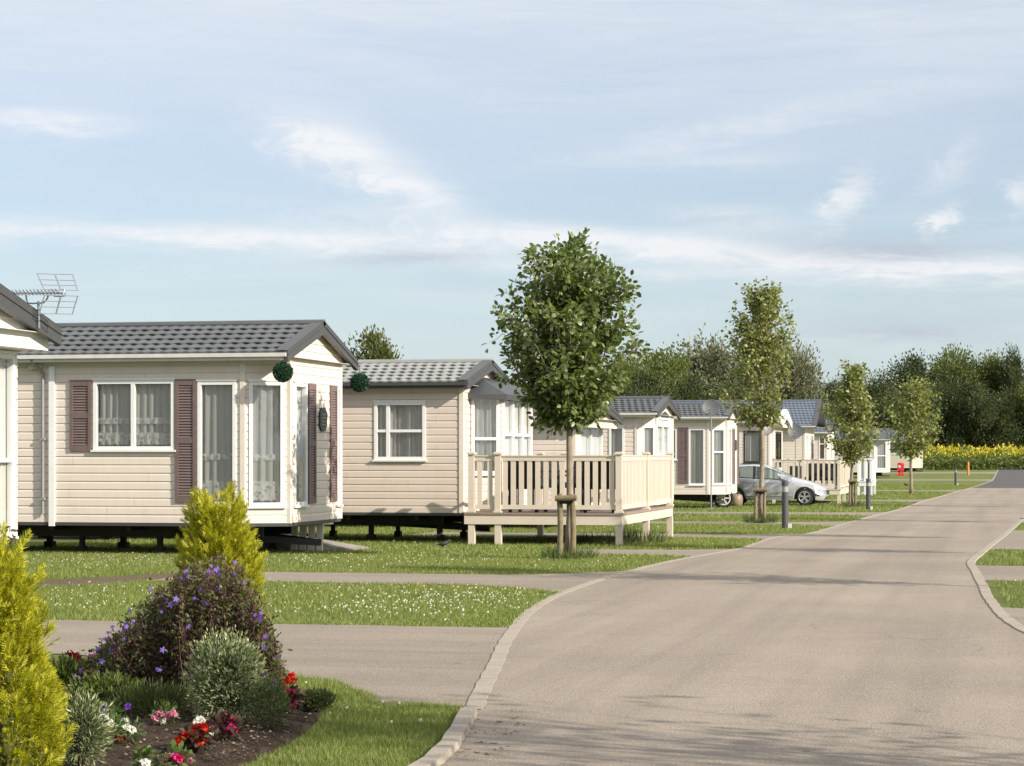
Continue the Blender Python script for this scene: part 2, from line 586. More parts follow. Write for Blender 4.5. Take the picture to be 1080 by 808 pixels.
# ------------------------------------------------------------------ mesh building
class MB:
    """Collects faces and links them as one mesh object."""

    def __init__(self):
        self.v, self.f, self.mi, self.n = [], [], [], 0
        self.M = None

    def add(self, verts, faces, mi=0):
        verts = np.asarray(verts, dtype=float).reshape(-1, 3)
        if self.M is not None:
            A = np.array(self.M)
            verts = verts @ A[:3, :3].T + A[:3, 3]
        self.v.append(verts)
        k = self.n
        self.f.extend([tuple(i + k for i in f) for f in faces])
        self.mi.extend([mi] * len(faces))
        self.n += len(verts)

    def addarr(self, verts, m, tri=None):
        """verts (N, m, 3): N separate polygons of m corners, or with tri the faces inside each."""
        N = len(verts)
        self.v.append(np.asarray(verts, dtype=float).reshape(-1, 3))
        base = np.arange(N)[:, None] * m + self.n
        for f in (tri if tri else [tuple(range(m))]):
            self.f.extend(map(tuple, (base + np.array(f)).tolist()))
            self.mi.extend([0] * N)
        self.n += N * m

    def box(self, x0, x1, y0, y1, z0, z1, mi=0):
        v = [(x0, y0, z0), (x1, y0, z0), (x1, y1, z0), (x0, y1, z0), (x0, y0, z1), (x1, y0, z1), (x1, y1, z1), (x0, y1, z1)]
        self.add(v, [(3, 2, 1, 0), (4, 5, 6, 7), (0, 1, 5, 4), (1, 2, 6, 5), (2, 3, 7, 6), (3, 0, 4, 7)], mi)

    def quad(self, a, b, c, d, mi=0):
        self.add([a, b, c, d], [(0, 1, 2, 3)], mi)

    def seg_box(self, P0, t, n, u0, u1, o0, o1, z0, z1, mi=0):
        """Box in wall coordinates: u along the wall, o outward, z up."""
        c = []
        for z in (z0, z1):
            for u, o in ((u0, o1), (u1, o1), (u1, o0), (u0, o0)):
                c.append((P0[0] + t[0] * u + n[0] * o, P0[1] + t[1] * u + n[1] * o, z))
        self.add(c, [(3, 2, 1, 0), (4, 5, 6, 7), (0, 1, 5, 4), (1, 2, 6, 5), (2, 3, 7, 6), (3, 0, 4, 7)], mi)

    def bar(self, a, b, w, h, mi=0, up=(0, 0, 1)):
        """Rectangular bar from a to b."""
        a, b = Vector(a), Vector(b)
        d = (b - a).normalized()
        s = d.cross(Vector(up))
        if s.length < 1e-4:
            s = d.cross(Vector((1, 0, 0)))
        s.normalize()
        u = s.cross(d).normalized()
        c = []
        for p in (a, b):
            for i, j in ((-1, -1), (1, -1), (1, 1), (-1, 1)):
                c.append(tuple(p + s * (i * w / 2) + u * (j * h / 2)))
        self.add(c, [(3, 2, 1, 0), (4, 5, 6, 7), (0, 1, 5, 4), (1, 2, 6, 5), (2, 3, 7, 6), (3, 0, 4, 7)], mi)

    def tube(self, pts, rad, n=8, caps=True, mi=0):
        pts = [Vector(p) for p in pts]
        if not hasattr(rad, '__len__'):
            rad = [rad] * len(pts)
        vs = []
        prev = None
        for i, p in enumerate(pts):
            d = (pts[min(i + 1, len(pts) - 1)] - pts[max(i - 1, 0)])
            d = d.normalized() if d.length > 1e-9 else Vector((0, 0, 1))
            if prev is None:
                s = d.cross(Vector((0, 0, 1)))
                if s.length < 1e-3:
                    s = d.cross(Vector((1, 0, 0)))
            else:
                s = prev - d * prev.dot(d)
            s.normalize()
            prev = s
            u = d.cross(s)
            for k in range(n):
                a = 2 * math.pi * k / n
                vs.append(tuple(p + (s * math.cos(a) + u * math.sin(a)) * rad[i]))
        fs = []
        for i in range(len(pts) - 1):
            for k in range(n):
                fs.append((i * n + k, i * n + (k + 1) % n, (i + 1) * n + (k + 1) % n, (i + 1) * n + k))
        if caps:
            fs.append(tuple(reversed(range(n))))
            fs.append(tuple((len(pts) - 1) * n + k for k in range(n)))
        self.add(vs, fs, mi)

    def lathe(self, prof, n=16, c=(0, 0, 0), mi=0):
        """prof: list of (r, z)."""
        vs = [(c[0] + r * math.cos(2 * math.pi * k / n), c[1] + r * math.sin(2 * math.pi * k / n), c[2] + z) for r, z in prof for k in range(n)]
        fs = []
        for i in range(len(prof) - 1):
            for k in range(n):
                fs.append((i * n + k, i * n + (k + 1) % n, (i + 1) * n + (k + 1) % n, (i + 1) * n + k))
        self.add(vs, fs, mi)

    def grid(self, P):
        """P (a, b, 3) array of points."""
        a, b = P.shape[:2]
        idx = np.arange(a * b).reshape(a, b)
        f = np.stack([idx[:-1, :-1], idx[:-1, 1:], idx[1:, 1:], idx[1:, :-1]], -1).reshape(-1, 4)
        self.add(P.reshape(-1, 3), [tuple(x) for x in f.tolist()])

    def mesh(self, name, mats, smooth=False):
        me = bpy.data.meshes.new(name)
        vs = np.concatenate(self.v) if self.v else np.zeros((0, 3))
        me.from_pydata(vs.tolist(), [], self.f)
        if not isinstance(mats, (list, tuple)):
            mats = [mats]
        for m in mats:
            me.materials.append(m)
        if len(mats) > 1:
            me.polygons.foreach_set('material_index', self.mi)
        if smooth:
            me.polygons.foreach_set('use_smooth', [True] * len(me.polygons))
        me.update()
        return me

    def build(self, name, mats, parent=None, smooth=False, loc=None):
        o = bpy.data.objects.new(name, self.mesh(name, mats, smooth))
        COL.objects.link(o)
        if parent is not None:
            o.parent = parent
        if loc is not None:
            o.location = loc
        return o


def tag(o, label=None, cat=None, group=None, kind=None):
    if label:
        o['label'] = label
    if cat:
        o['category'] = cat
    if group:
        o['group'] = group
    if kind:
        o['kind'] = kind
    return o


def empty(name, loc, label, cat, group=None, rz=0.0):
    o = bpy.data.objects.new(name, None)
    o.empty_display_size = 0.3
    COL.objects.link(o)
    o.location = loc
    o.rotation_euler = (0, 0, rz)
    return tag(o, label, cat, group)


def copy_tree(o, parent=None):
    c = o.copy()
    COL.objects.link(c)
    if parent is not None:
        c.parent = parent
    for ch in list(o.children):
        copy_tree(ch, c)
    return c

# ------------------------------------------------------------------ ground, road, drives, kerbs
def smooth_curve(pts, it=60):
    pts = sorted(pts, key=lambda p: p[1])
    ys = np.array([p[1] for p in pts])
    xs = np.array([p[0] for p in pts])
    yy = np.arange(ys[0], ys[-1], 0.25)
    xx = np.interp(yy, ys, xs)
    for _ in range(it):
        w = xx.copy()
        w[1:-1] = (xx[:-2] + 2 * xx[1:-1] + xx[2:]) / 4
        xx = w
    return yy, xx


LPX = [(472.6, 781), (491, 747), (506, 721.5), (524, 684), (539, 660), (558, 642), (582, 629), (617, 616), (647, 607),
       (706, 592), (780, 579), (815, 567), (853, 563), (910, 547), (942, 539), (975, 528), (1024, 514.5), (1046, 507), (1052, 496)]
lp = [(p.x, p.y) for p in (G(*a) for a in LPX)]
lp[:0] = [(-3.0, -60), (-3.0, 0), (-2.95, 8), (G(452, 815).x, G(452, 815).y)]
RPX = [(1056, 654.6), (1040, 636), (1030, 614), (1019, 594), (1040, 577), (1080, 545)]
rp = [(p.x, p.y) for p in (G(*a) for a in RPX)]
q0 = G(1080, 671)
rp = [(q0.x + 3.0, 12.0), (q0.x + 1.5, 14.5), (q0.x + 0.25, q0.y - .8), (q0.x, q0.y)] + rp
rp[:0] = [(40, 11.2), (40, -60), (8.0, 11.3)]
rp += [(1.2, 78), (1.9, 100), (2.2, 140), (2.4, 190), (2.4, 260)]
LY, LX = smooth_curve(lp, 10)
RY, RX = smooth_curve(rp, 10)


def xl(y):
    return np.interp(y, LY, LX)


def xr(y):
    return np.interp(y, RY, RX)


YROWS = np.concatenate([np.arange(-60, 8, 2.0), np.arange(8, 60, 0.25), np.arange(60, 232, 1.0)])

# ground sheet: grass to the horizon
ys = np.concatenate([np.arange(-400, -20, 40.), np.arange(-20, 330, 1.0), [400, 600, 1000, 1800, 3000]])
xs = np.concatenate([[-1500, -600, -200, -80], np.arange(-50, 51, 5.), [80, 200, 600, 1500]])
XX, YY = np.meshgrid(xs, ys)
ZZ = np.interp(YY, GY, GZ)
mb = MB()
mb.grid(np.stack([XX, YY, ZZ], -1))
tag(mb.build('lawn_ground', GRASS), kind='structure')

# road
L_, R_ = xl(YROWS), xr(YROWS)
Z_ = np.interp(YROWS, GY, GZ) + 0.010
rows = []
for t in np.linspace(0, 1, 7):
    rows.append(np.stack([L_ + (R_ - L_) * t, YROWS, Z_], -1))
mb = MB()
mb.grid(np.transpose(np.array(rows), (1, 0, 2)))
tag(mb.build('road', ROAD), kind='structure')
mb = MB()
yd = YROWS[(YROWS > 128) & (YROWS < 231)]
jag = 0.25 * np.sin(yd * 1.3)
mb.grid(np.stack([np.stack([xl(yd) + .1, yd, np.interp(yd, GY, GZ) + .016], -1), np.stack([xr(yd), yd, np.interp(yd, GY, GZ) + .016], -1)], 1))
tag(mb.build('road_darker', DARKROAD), kind='structure')  # far stretch of the road, darker in colour
# newer tarmac joint where the lane meets the site road, close to the camera
yj = G(800, 797).y
mb = MB()
xsj = np.linspace(-2.7, 12, 40)
mb.grid(np.stack([np.stack([xsj, np.full(40, 4.0), np.full(40, .0145)], -1),
                  np.stack([xsj, yj + .03 * np.sin(xsj * 3) + .02 * np.sin(xsj * 7.3), np.full(40, .0145)], -1)], 0))
tag(mb.build('road_patch', DRIVE), kind='structure')


def kerb_strip(edge, w, y0, y1, h, side, name='kerb', skip=()):
    """Flush concrete edging that follows a road edge; w outward width, h height above the road."""
    yy = np.arange(y0, y1, 0.3)
    x = edge(yy)
    z = np.interp(yy, GY, GZ)
    mbk = MB()
    hh = h(yy) if callable(h) else np.full(len(yy), h)
    ww = w(yy) if callable(w) else np.full(len(yy), w)
    jit = 0.006 * np.sin(yy * 9.1) + 0.004 * np.sin(yy * 23.)
    xi = x + side * (-0.02) + jit
    xo = x + side * ww + jit
    P = np.stack([np.stack([xi, yy, z - .02], -1), np.stack([xi + side * .012, yy, z + hh], -1), np.stack([xo - side * .012, yy, z + hh], -1), np.stack([xo, yy, z - .02], -1)], 1)
    mbk.grid(P)
    return tag(mbk.build(name, KERB), kind='structure')


ka = G(491, 748).y
kerb_strip(xl, 0.095, -20, ka - .15, 0.045, 1)
kerb_strip(xl, lambda y: np.interp(y, [ka, 18, 24, 30, 45], [.115, .11, .105, .09, .08]), ka - .1, 60, 0.014, 1)
kerb_strip(xl, 0.10, 60, 226, 0.02, 1)
kerb_strip(xr, 0.11, 12.5, 62, 0.02, 1)
kerb_strip(xr, 0.12, 62, 200, 0.03, 1)

# drives to the pitches, left and right
DRIVES_L = []     # (y0, y1, x_start) used to keep the turf clear


def drive(y0, y1, x0, flare=0.6, side=-1, name='driveway', mat=None, lo=None, hi=None):
    n = 60
    t = np.linspace(0, 1, n)
    t = 1 - (1 - t) ** 2
    edge = xl if side < 0 else xr
    xe = float(edge(np.array([(y0 + y1) / 2]))[0])
    pts = []
    for k in range(n):
        x = x0 + (xe - x0) * t[k]
        d = abs(xe - x)
        fl = flare * max(0, 1 - d / (2.2 * flare + .01)) ** 2 * 1.6
        wob = 0.03 * math.sin(x * 2.1) + .02 * math.sin(x * 5.3)
        a = (lo(x) if lo else y0) - fl + wob
        b = (hi(x) if hi else y1) + fl + wob * .6
        pts.append([(x, a + (b - a) * s) for s in np.linspace(0, 1, 10)])
    P = []
    for row in pts:
        P.append([(min(x, float(edge(np.array([y]))[0]) + .0) if side < 0 else max(x, float(edge(np.array([y]))[0])), y, g(y) + .006) for x, y in row])
    # last column snaps on the road edge
    P[-1] = [(float(edge(np.array([y]))[0]), y, g(y) + .006) for x, y in pts[-1]]
    m_ = MB()
    m_.grid(np.array(P))
    DRIVES_L.append((y0, y1, x0, xe, lo, hi, flare, side))
    return tag(m_.build(name, mat or DRIVE), kind='structure')


lowA = [(p.x, p.y) for p in (G(*a) for a in [(-60, 688), (65, 690), (180, 699), (290, 712), (350, 720), (400, 728), (450, 737), (489, 747)])]
lax, lay = np.array([p[0] for p in lowA]), np.array([p[1] for p in lowA])
yA1 = G(400, 660.5).y
drive(ka, yA1, -14, 0.35, lo=lambda x: float(np.interp(x, lax, lay)))
yB0, yB1 = G(400, 616).y, G(400, 605).y
drive(yB0, yB1, G(190, 608).x, 0.75)
# trodden earth path that carries on from drive B past the first caravans
mb = MB()
a = [G(px, py) for px, py in [(195, 605.5), (150, 606), (110, 609), (70, 611), (20, 611), (-40, 608)]]
b = [G(px, py) for px, py in [(195, 612.5), (150, 613), (110, 617), (70, 619), (20, 619), (-40, 616)]]
mb.grid(np.array([[(p.x, p.y, .003 + g(p.y)) for p in a], [(p.x, p.y, .003 + g(p.y)) for p in b]]))
tag(mb.build('path', BARE), kind='structure')
PATH_A, PATH_B = a, b
drive(G(660, 585.5).y, G(660, 580).y, -7.0, 0.5)
drive(G(690, 567.3).y, G(690, 563.3).y, -12, 0.6)
drive(G(850, 554).y, G(850, 551).y, -12, 0.8)
drive(G(850, 543).y, G(850, 540.6).y, -12, 0.8)
drive(G(930, 529.2).y, G(930, 527.3).y, -12, 0.8)
drive(G(950, 518.4).y, G(950, 517).y, -12, 1.0)
drive(G(980, 507).y, G(980, 505.6).y, -14, 1.0)
drive(G(980, 499.5).y, G(980, 498.0).y, -30, 1.0)
for py0, py1 in ((690, 643), (613, 597.5), (580, 559.5), (552, 545)):
    drive(G(1078, py0).y, G(1078, py1).y, 14, 0.12, side=1)

BED_PX = [(120, 850), (255, 812), (300, 790), (328, 772), (340, 758), (336, 746), (318, 735), (270, 724), (200, 716), (110, 706), (40, 700), (-40, 712), (-120, 760), (-140, 850)]
BED = [G(*p) for p in BED_PX]
bed_c = Vector((sum(p.x for p in BED) / len(BED), sum(p.y for p in BED) / len(BED)))


def in_poly(x, y, poly):
    c = False
    j = len(poly) - 1
    for i in range(len(poly)):
        xi, yi, xj, yj = poly[i][0], poly[i][1], poly[j][0], poly[j][1]
        if (yi > y) != (yj > y) and x < (xj - xi) * (y - yi) / (yj - yi + 1e-12) + xi:
            c = not c
        j = i
    return c


# flower bed: a low mound of dug soil
n_a, n_r = 120, 34
bp = np.array([(p.x, p.y) for p in BED])
tt = np.linspace(0, len(BED), n_a + 1)[:-1]
ring = np.array([[np.interp(t, np.arange(len(BED) + 1), np.append(bp[:, k], bp[0, k])) for k in (0, 1)] for t in tt])
for _ in range(4):
    ring = (np.roll(ring, 1, 0) + 2 * ring + np.roll(ring, -1, 0)) / 4
P = []
for i in range(n_r + 1):
    s = i / n_r
    r = ring * s + np.array(bed_c) * (1 - s)
    z = 0.045 * (1 - s ** 3) + 0.015 + RNG.normal(0, .011, n_a) * (1 if 0 < i < n_r else .3) - (0.05 if i == n_r else 0)
    P.append(np.concatenate([r, z[:, None]], 1))
P = np.array(P)
P = np.concatenate([P, P[:, :1]], 1)
mb = MB()
mb.grid(P)
tag(mb.build('soil_bed', SOIL, smooth=True), kind='structure')
# clods and pale stones on the bed
mb = MB()
ico = [(0, 0, 1), (.9, 0, .2), (.2, .9, .1), (-.8, .4, .0), (-.5, -.8, .15), (.4, -.8, -.1), (0, 0, -.8)]
icf = [(0, 1, 2), (0, 2, 3), (0, 3, 4), (0, 4, 5), (0, 5, 1), (6, 2, 1), (6, 3, 2), (6, 4, 3), (6, 5, 4), (6, 1, 5)]
for _ in range(900):
    px, py = RNG.uniform(100, 340), RNG.uniform(735, 815)
    p = G(px, py)
    if not in_poly(p.x, p.y, BED):
        continue
    s = RNG.uniform(.004, .014)
    a = RNG.uniform(0, 6.28)
    v = [(p.x + s * (x * math.cos(a) - y * math.sin(a)), p.y + s * (x * math.sin(a) + y * math.cos(a)), .056 + s * z * .7) for x, y, z in ico]
    mb.add(v, icf)
tag(mb.build('soil_clods', leafy('clods', (0.03, 0.02, 0.015), (0.10, 0.07, 0.05), 0.0, 0.9, (0.28, 0.22, 0.16))), kind='stuff')

# bare ground under the caravans and the veranda
def soil_patch(x0, x1, y0, y1, mat=BARE):
    m_ = MB()
    n = 24
    xs_ = np.linspace(x0, x1, n)
    lo = y0 + .18 * np.sin(xs_ * 1.9) + .08 * np.sin(xs_ * 5.1)
    hi = y1 + .18 * np.sin(xs_ * 1.3 + 1)
    m_.grid(np.array([[(x, l + (h - l) * s, g(l + (h - l) * s) + .0035) for x, l, h in zip(xs_, lo, hi)] for s in np.linspace(0, 1, 12)]))
    return tag(m_.build('soil_patch', mat), kind='structure')


# ------------------------------------------------------------------ caravans
BOARD = 0.125


def sub_intervals(z0, z1, holes):
    iv = [(z0, z1)]
    for a, b in holes:
        nv = []
        for c, d in iv:
            if b <= c or a >= d:
                nv.append((c, d))
                continue
            if a > c:
                nv.append((c, a))
            if b < d:
                nv.append((b, d))
        iv = nv
    return iv


def siding(mb, P0, P1, z0, z1, holes=(), board=BOARD, lip=0.014, zbase=None):
    P0, P1 = Vector(P0[:2]), Vector(P1[:2])
    L = (P1 - P0).length
    t = (P1 - P0) / L
    n = Vector((t.y, -t.x))
    zb0 = z0 if zbase is None else zbase
    us = sorted({0.0, L} | {min(max(h[k], 0), L) for h in holes for k in (0, 1)})
    vs, fs = [], []
    for u0, u1 in zip(us[:-1], us[1:]):
        if u1 - u0 < 1e-5:
            continue
        um = (u0 + u1) / 2
        for a0, b0 in sub_intervals(z0, z1, [(h[2], h[3]) for h in holes if h[0] < um < h[1]]):
            k = int(math.floor((a0 - zb0) / board + 1e-6))
            z = a0
            while z < b0 - 1e-5:
                base = zb0 + k * board
                zt = min(base + board, b0)
                oa = lip * (1 - (z - base) / board)
                ob = lip * (1 - (zt - base) / board)
                def pt(u, o, zz):
                    return (P0.x + t.x * u + n.x * o, P0.y + t.y * u + n.y * o, zz)
                i = len(vs)
                # drop-profile board: flat face with a cove at the top
                zc = z + (zt - z) * 0.72
                oc = oa * 0.85
                vs += [pt(u0, oa, z), pt(u1, oa, z), pt(u1, oc, zc), pt(u0, oc, zc), pt(u1, ob, zt), pt(u0, ob, zt), pt(u0, -.002, z), pt(u1, -.002, z)]
                fs += [(i, i + 1, i + 2, i + 3), (i + 3, i + 2, i + 4, i + 5), (i + 6, i + 7, i + 1, i)]
                z = zt
                k += 1
    if fs:
        mb.add(vs, fs)


def tile_slope(mb, x0, x1, e0, e1, dx=0.025, rows=None, along_detail=1.0):
    """Pressed-steel tile slope between eave line e0=(y,z) and ridge line e1=(y,z)."""
    e0, e1 = Vector(e0), Vector(e1)
    L = (e1 - e0).length
    d = (e1 - e0) / L
    n = Vector((-d.y, d.x)) if d.x > 0 else Vector((d.y, -d.x))
    nr = max(3, round(L / 0.31))
    rl = L / nr
    per = 0.18
    fr = np.array([0.0, 0.02, 0.16, 0.4, 0.7, 0.97]) if along_detail > .7 else np.array([0.0, 0.05, 0.5, 0.95])
    xs_ = np.arange(x0, x1 + dx * .5, dx)
    xs_[-1] = x1
    rows_ = []
    for r in range(nr):
        w = (0.5 + 0.5 * np.cos(2 * np.pi * (xs_ / per + .33 * r))) ** .8
        scal = 0.05 * w
        s0 = r * rl
        up = 0 if r == 0 else 1
        for ds_, lift, sc_ in ((.045, .010, 0), (-.02, .015, 1), (-.022, .036, 1), (.06, .033, .5), (.16, .022, .15), (.27, .010, 0)):
            ss = np.clip(s0 + ds_ * (rl / .31) * (up if ds_ < 0 or ds_ == .045 else 1) - scal * sc_ * up, -.02, L)
            hh = lift + 0.014 * w
            rows_.append(np.stack([xs_, e0.x + d.x * ss + n.x * hh, e0.y + d.y * ss + n.y * hh], -1))
    ss = L
    rows_.append(np.stack([xs_, np.full_like(xs_, e0.x + d.x * ss), np.full_like(xs_, e0.y + d.y * ss) + .0], -1))
    P = np.array(rows_)
    if d.x < 0:
        P = P[::-1]
    mb.grid(P)


def window(parent, P0, P1, u0, u1, z0, z1, cols=(), trans=(), net=True, drape=False, lace=False, fmat=None, name='window', blind=None, fw=0.055, deep=.05, proud=.03, dark=False, pmat=None):
    """Window in the wall P0-P1: frame with glazing bars, pane and curtain behind the glass."""
    P0, P1 = Vector(P0[:2]), Vector(P1[:2])
    t = (P1 - P0).normalized()
    n = Vector((t.y, -t.x))
    m_ = MB()
    fmat = fmat or UPVC
    m_.seg_box(P0, t, n, u0, u0 + fw, -deep, proud, z0, z1)
    m_.seg_box(P0, t, n, u1 - fw, u1, -deep, proud, z0, z1)
    m_.seg_box(P0, t, n, u0 + fw, u1 - fw, -deep, proud - .002, z0, z0 + fw)
    m_.seg_box(P0, t, n, u0 + fw, u1 - fw, -deep, proud - .002, z1 - fw, z1)
    m_.seg_box(P0, t, n, u0 - .03, u1 + .03, proud - .01, proud + .03, z0 - .03, z0 - .001)      # sill
    m_.seg_box(P0, t, n, u0 - .02, u1 + .02, proud - .015, proud + .012, z1 + .001, z1 + .03)      # head drip
    bars = sorted(u0 + (u1 - u0) * c for c in cols)
    for c in bars:
        m_.seg_box(P0, t, n, c - .032, c + .032, -deep, proud - .004, z0 + fw, z1 - fw)
    edges = [u0 + fw] + [x for c in bars for x in (c - .032, c + .032)] + [u1 - fw]
    for k, tr in enumerate(trans):
        zt = z0 + (z1 - z0) * tr
        for a, b in zip(edges[::2], edges[1::2]):
            m_.seg_box(P0, t, n, a, b, -deep + .005, proud - .008, zt - .025, zt + .025)
    fr = m_.build(name, fmat, parent)

    def sheet(uu0, uu1, zz0, zz1, off, amp, mat, nm, wl=0.12, scallop=0.0):
        k = max(8, int((uu1 - uu0) / 0.018))
        us_ = np.linspace(uu0, uu1, k)
        ph = RNG.uniform(0, 6)
        o = off + amp * np.sin(us_ * 2 * np.pi / wl + ph + 1.2 * np.sin(us_ * 9 + ph)) + amp * .5 * np.sin(us_ * 2 * np.pi / (wl * .43) + 2 * ph)
        lowz = zz0 + scallop * np.abs(np.sin(us_ * np.pi / .07))
        rows_ = []
        for s, spread in ((0, 1.25), (.5, 1.0), (1, .6)):
            oo = off + (o - off) * spread
            zz = lowz + (zz1 - lowz) * s
            rows_.append(np.stack([P0.x + t.x * us_ + n.x * oo, P0.y + t.y * us_ + n.y * oo, zz], -1))
        w_ = MB()
        w_.grid(np.array(rows_))
        return w_.build(nm, mat, fr, smooth=True)

    a, b, c, d = u0 + fw - .005, u1 - fw + .005, z0 + fw - .005, z1 - fw + .005
    g_ = MB()

    def pt(u, o, z):
        return (P0.x + t.x * u + n.x * o, P0.y + t.y * u + n.y * o, z)
    g_.quad(pt(a, .0, c), pt(b, .0, c), pt(b, .0, d), pt(a, .0, d))
    g_.build('pane', pmat or GLASS, fr)
    if blind:
        sheet(a, b, c, d, -.09, .004, blind, 'blind', .3)
    elif drape:
        wd = (b - a) * .40
        sheet(a, a + wd, c, d, -.06, .022, DRAPE, 'drape', .10)
        sheet(b - wd, b, c, d, -.06, .022, DRAPE, 'drape', .10)
        if net:
            sheet(a, b, c, d, -.11, .010, NET, 'net_curtain', .11)
    elif net:
        sheet(a, b, c + .02, d, -.08, .022, NET, 'net_curtain', .13)
        if lace:
            sheet(a, b, c + .02, c + .02 + min(.30, .2 * (d - c)), -.05, .010, LACE, 'lace_hem', .13, .03)
            sheet(a, b, c + (d - c) * .36, c + (d - c) * .36 + .09, -.05, .010, LACE, 'lace_hem', .13)
    return fr


def shutter(parent, P0, P1, u0, u1, z0, z1, mat=None, mid=0.5):
    P0, P1 = Vector(P0[:2]), Vector(P1[:2])
    t = (P1 - P0).normalized()
    n = Vector((t.y, -t.x))
    m_ = MB()
    w = min(.05, (u1 - u0) * .22)
    m_.seg_box(P0, t, n, u0, u0 + w, .012, .042, z0, z1)
    m_.seg_box(P0, t, n, u1 - w, u1, .012, .042, z0, z1)
    zm = z0 + (z1 - z0) * mid
    for a, b in ((z0, z0 + .09), (zm - .04, zm + .04), (z1 - .09, z1)):
        m_.seg_box(P0, t, n, u0 + w, u1 - w, .012, .039, a, b)
    m_.seg_box(P0, t, n, u0 + w, u1 - w, .010, .016, z0 + .09, z1 - .09)
    for a, b in ((z0 + .09, zm - .04), (zm + .04, z1 - .09)):
        k = max(3, int((b - a) / .04))
        for i in range(k):
            z = a + (b - a) * (i + .5) / k
            h = (b - a) / k
            c = []
            for u in (u0 + w, u1 - w):
                for o, zz in ((.018, z + h * .45), (.034, z - h * .35), (.030, z - h * .5), (.016, z + h * .3)):
                    c.append((P0.x + t.x * u + n.x * o, P0.y + t.y * u + n.y * o, zz))
            m_.add(c, [(1, 0, 4, 5), (2, 1, 5, 6)])
    return m_.build('shutter', mat or MAUVE, parent)


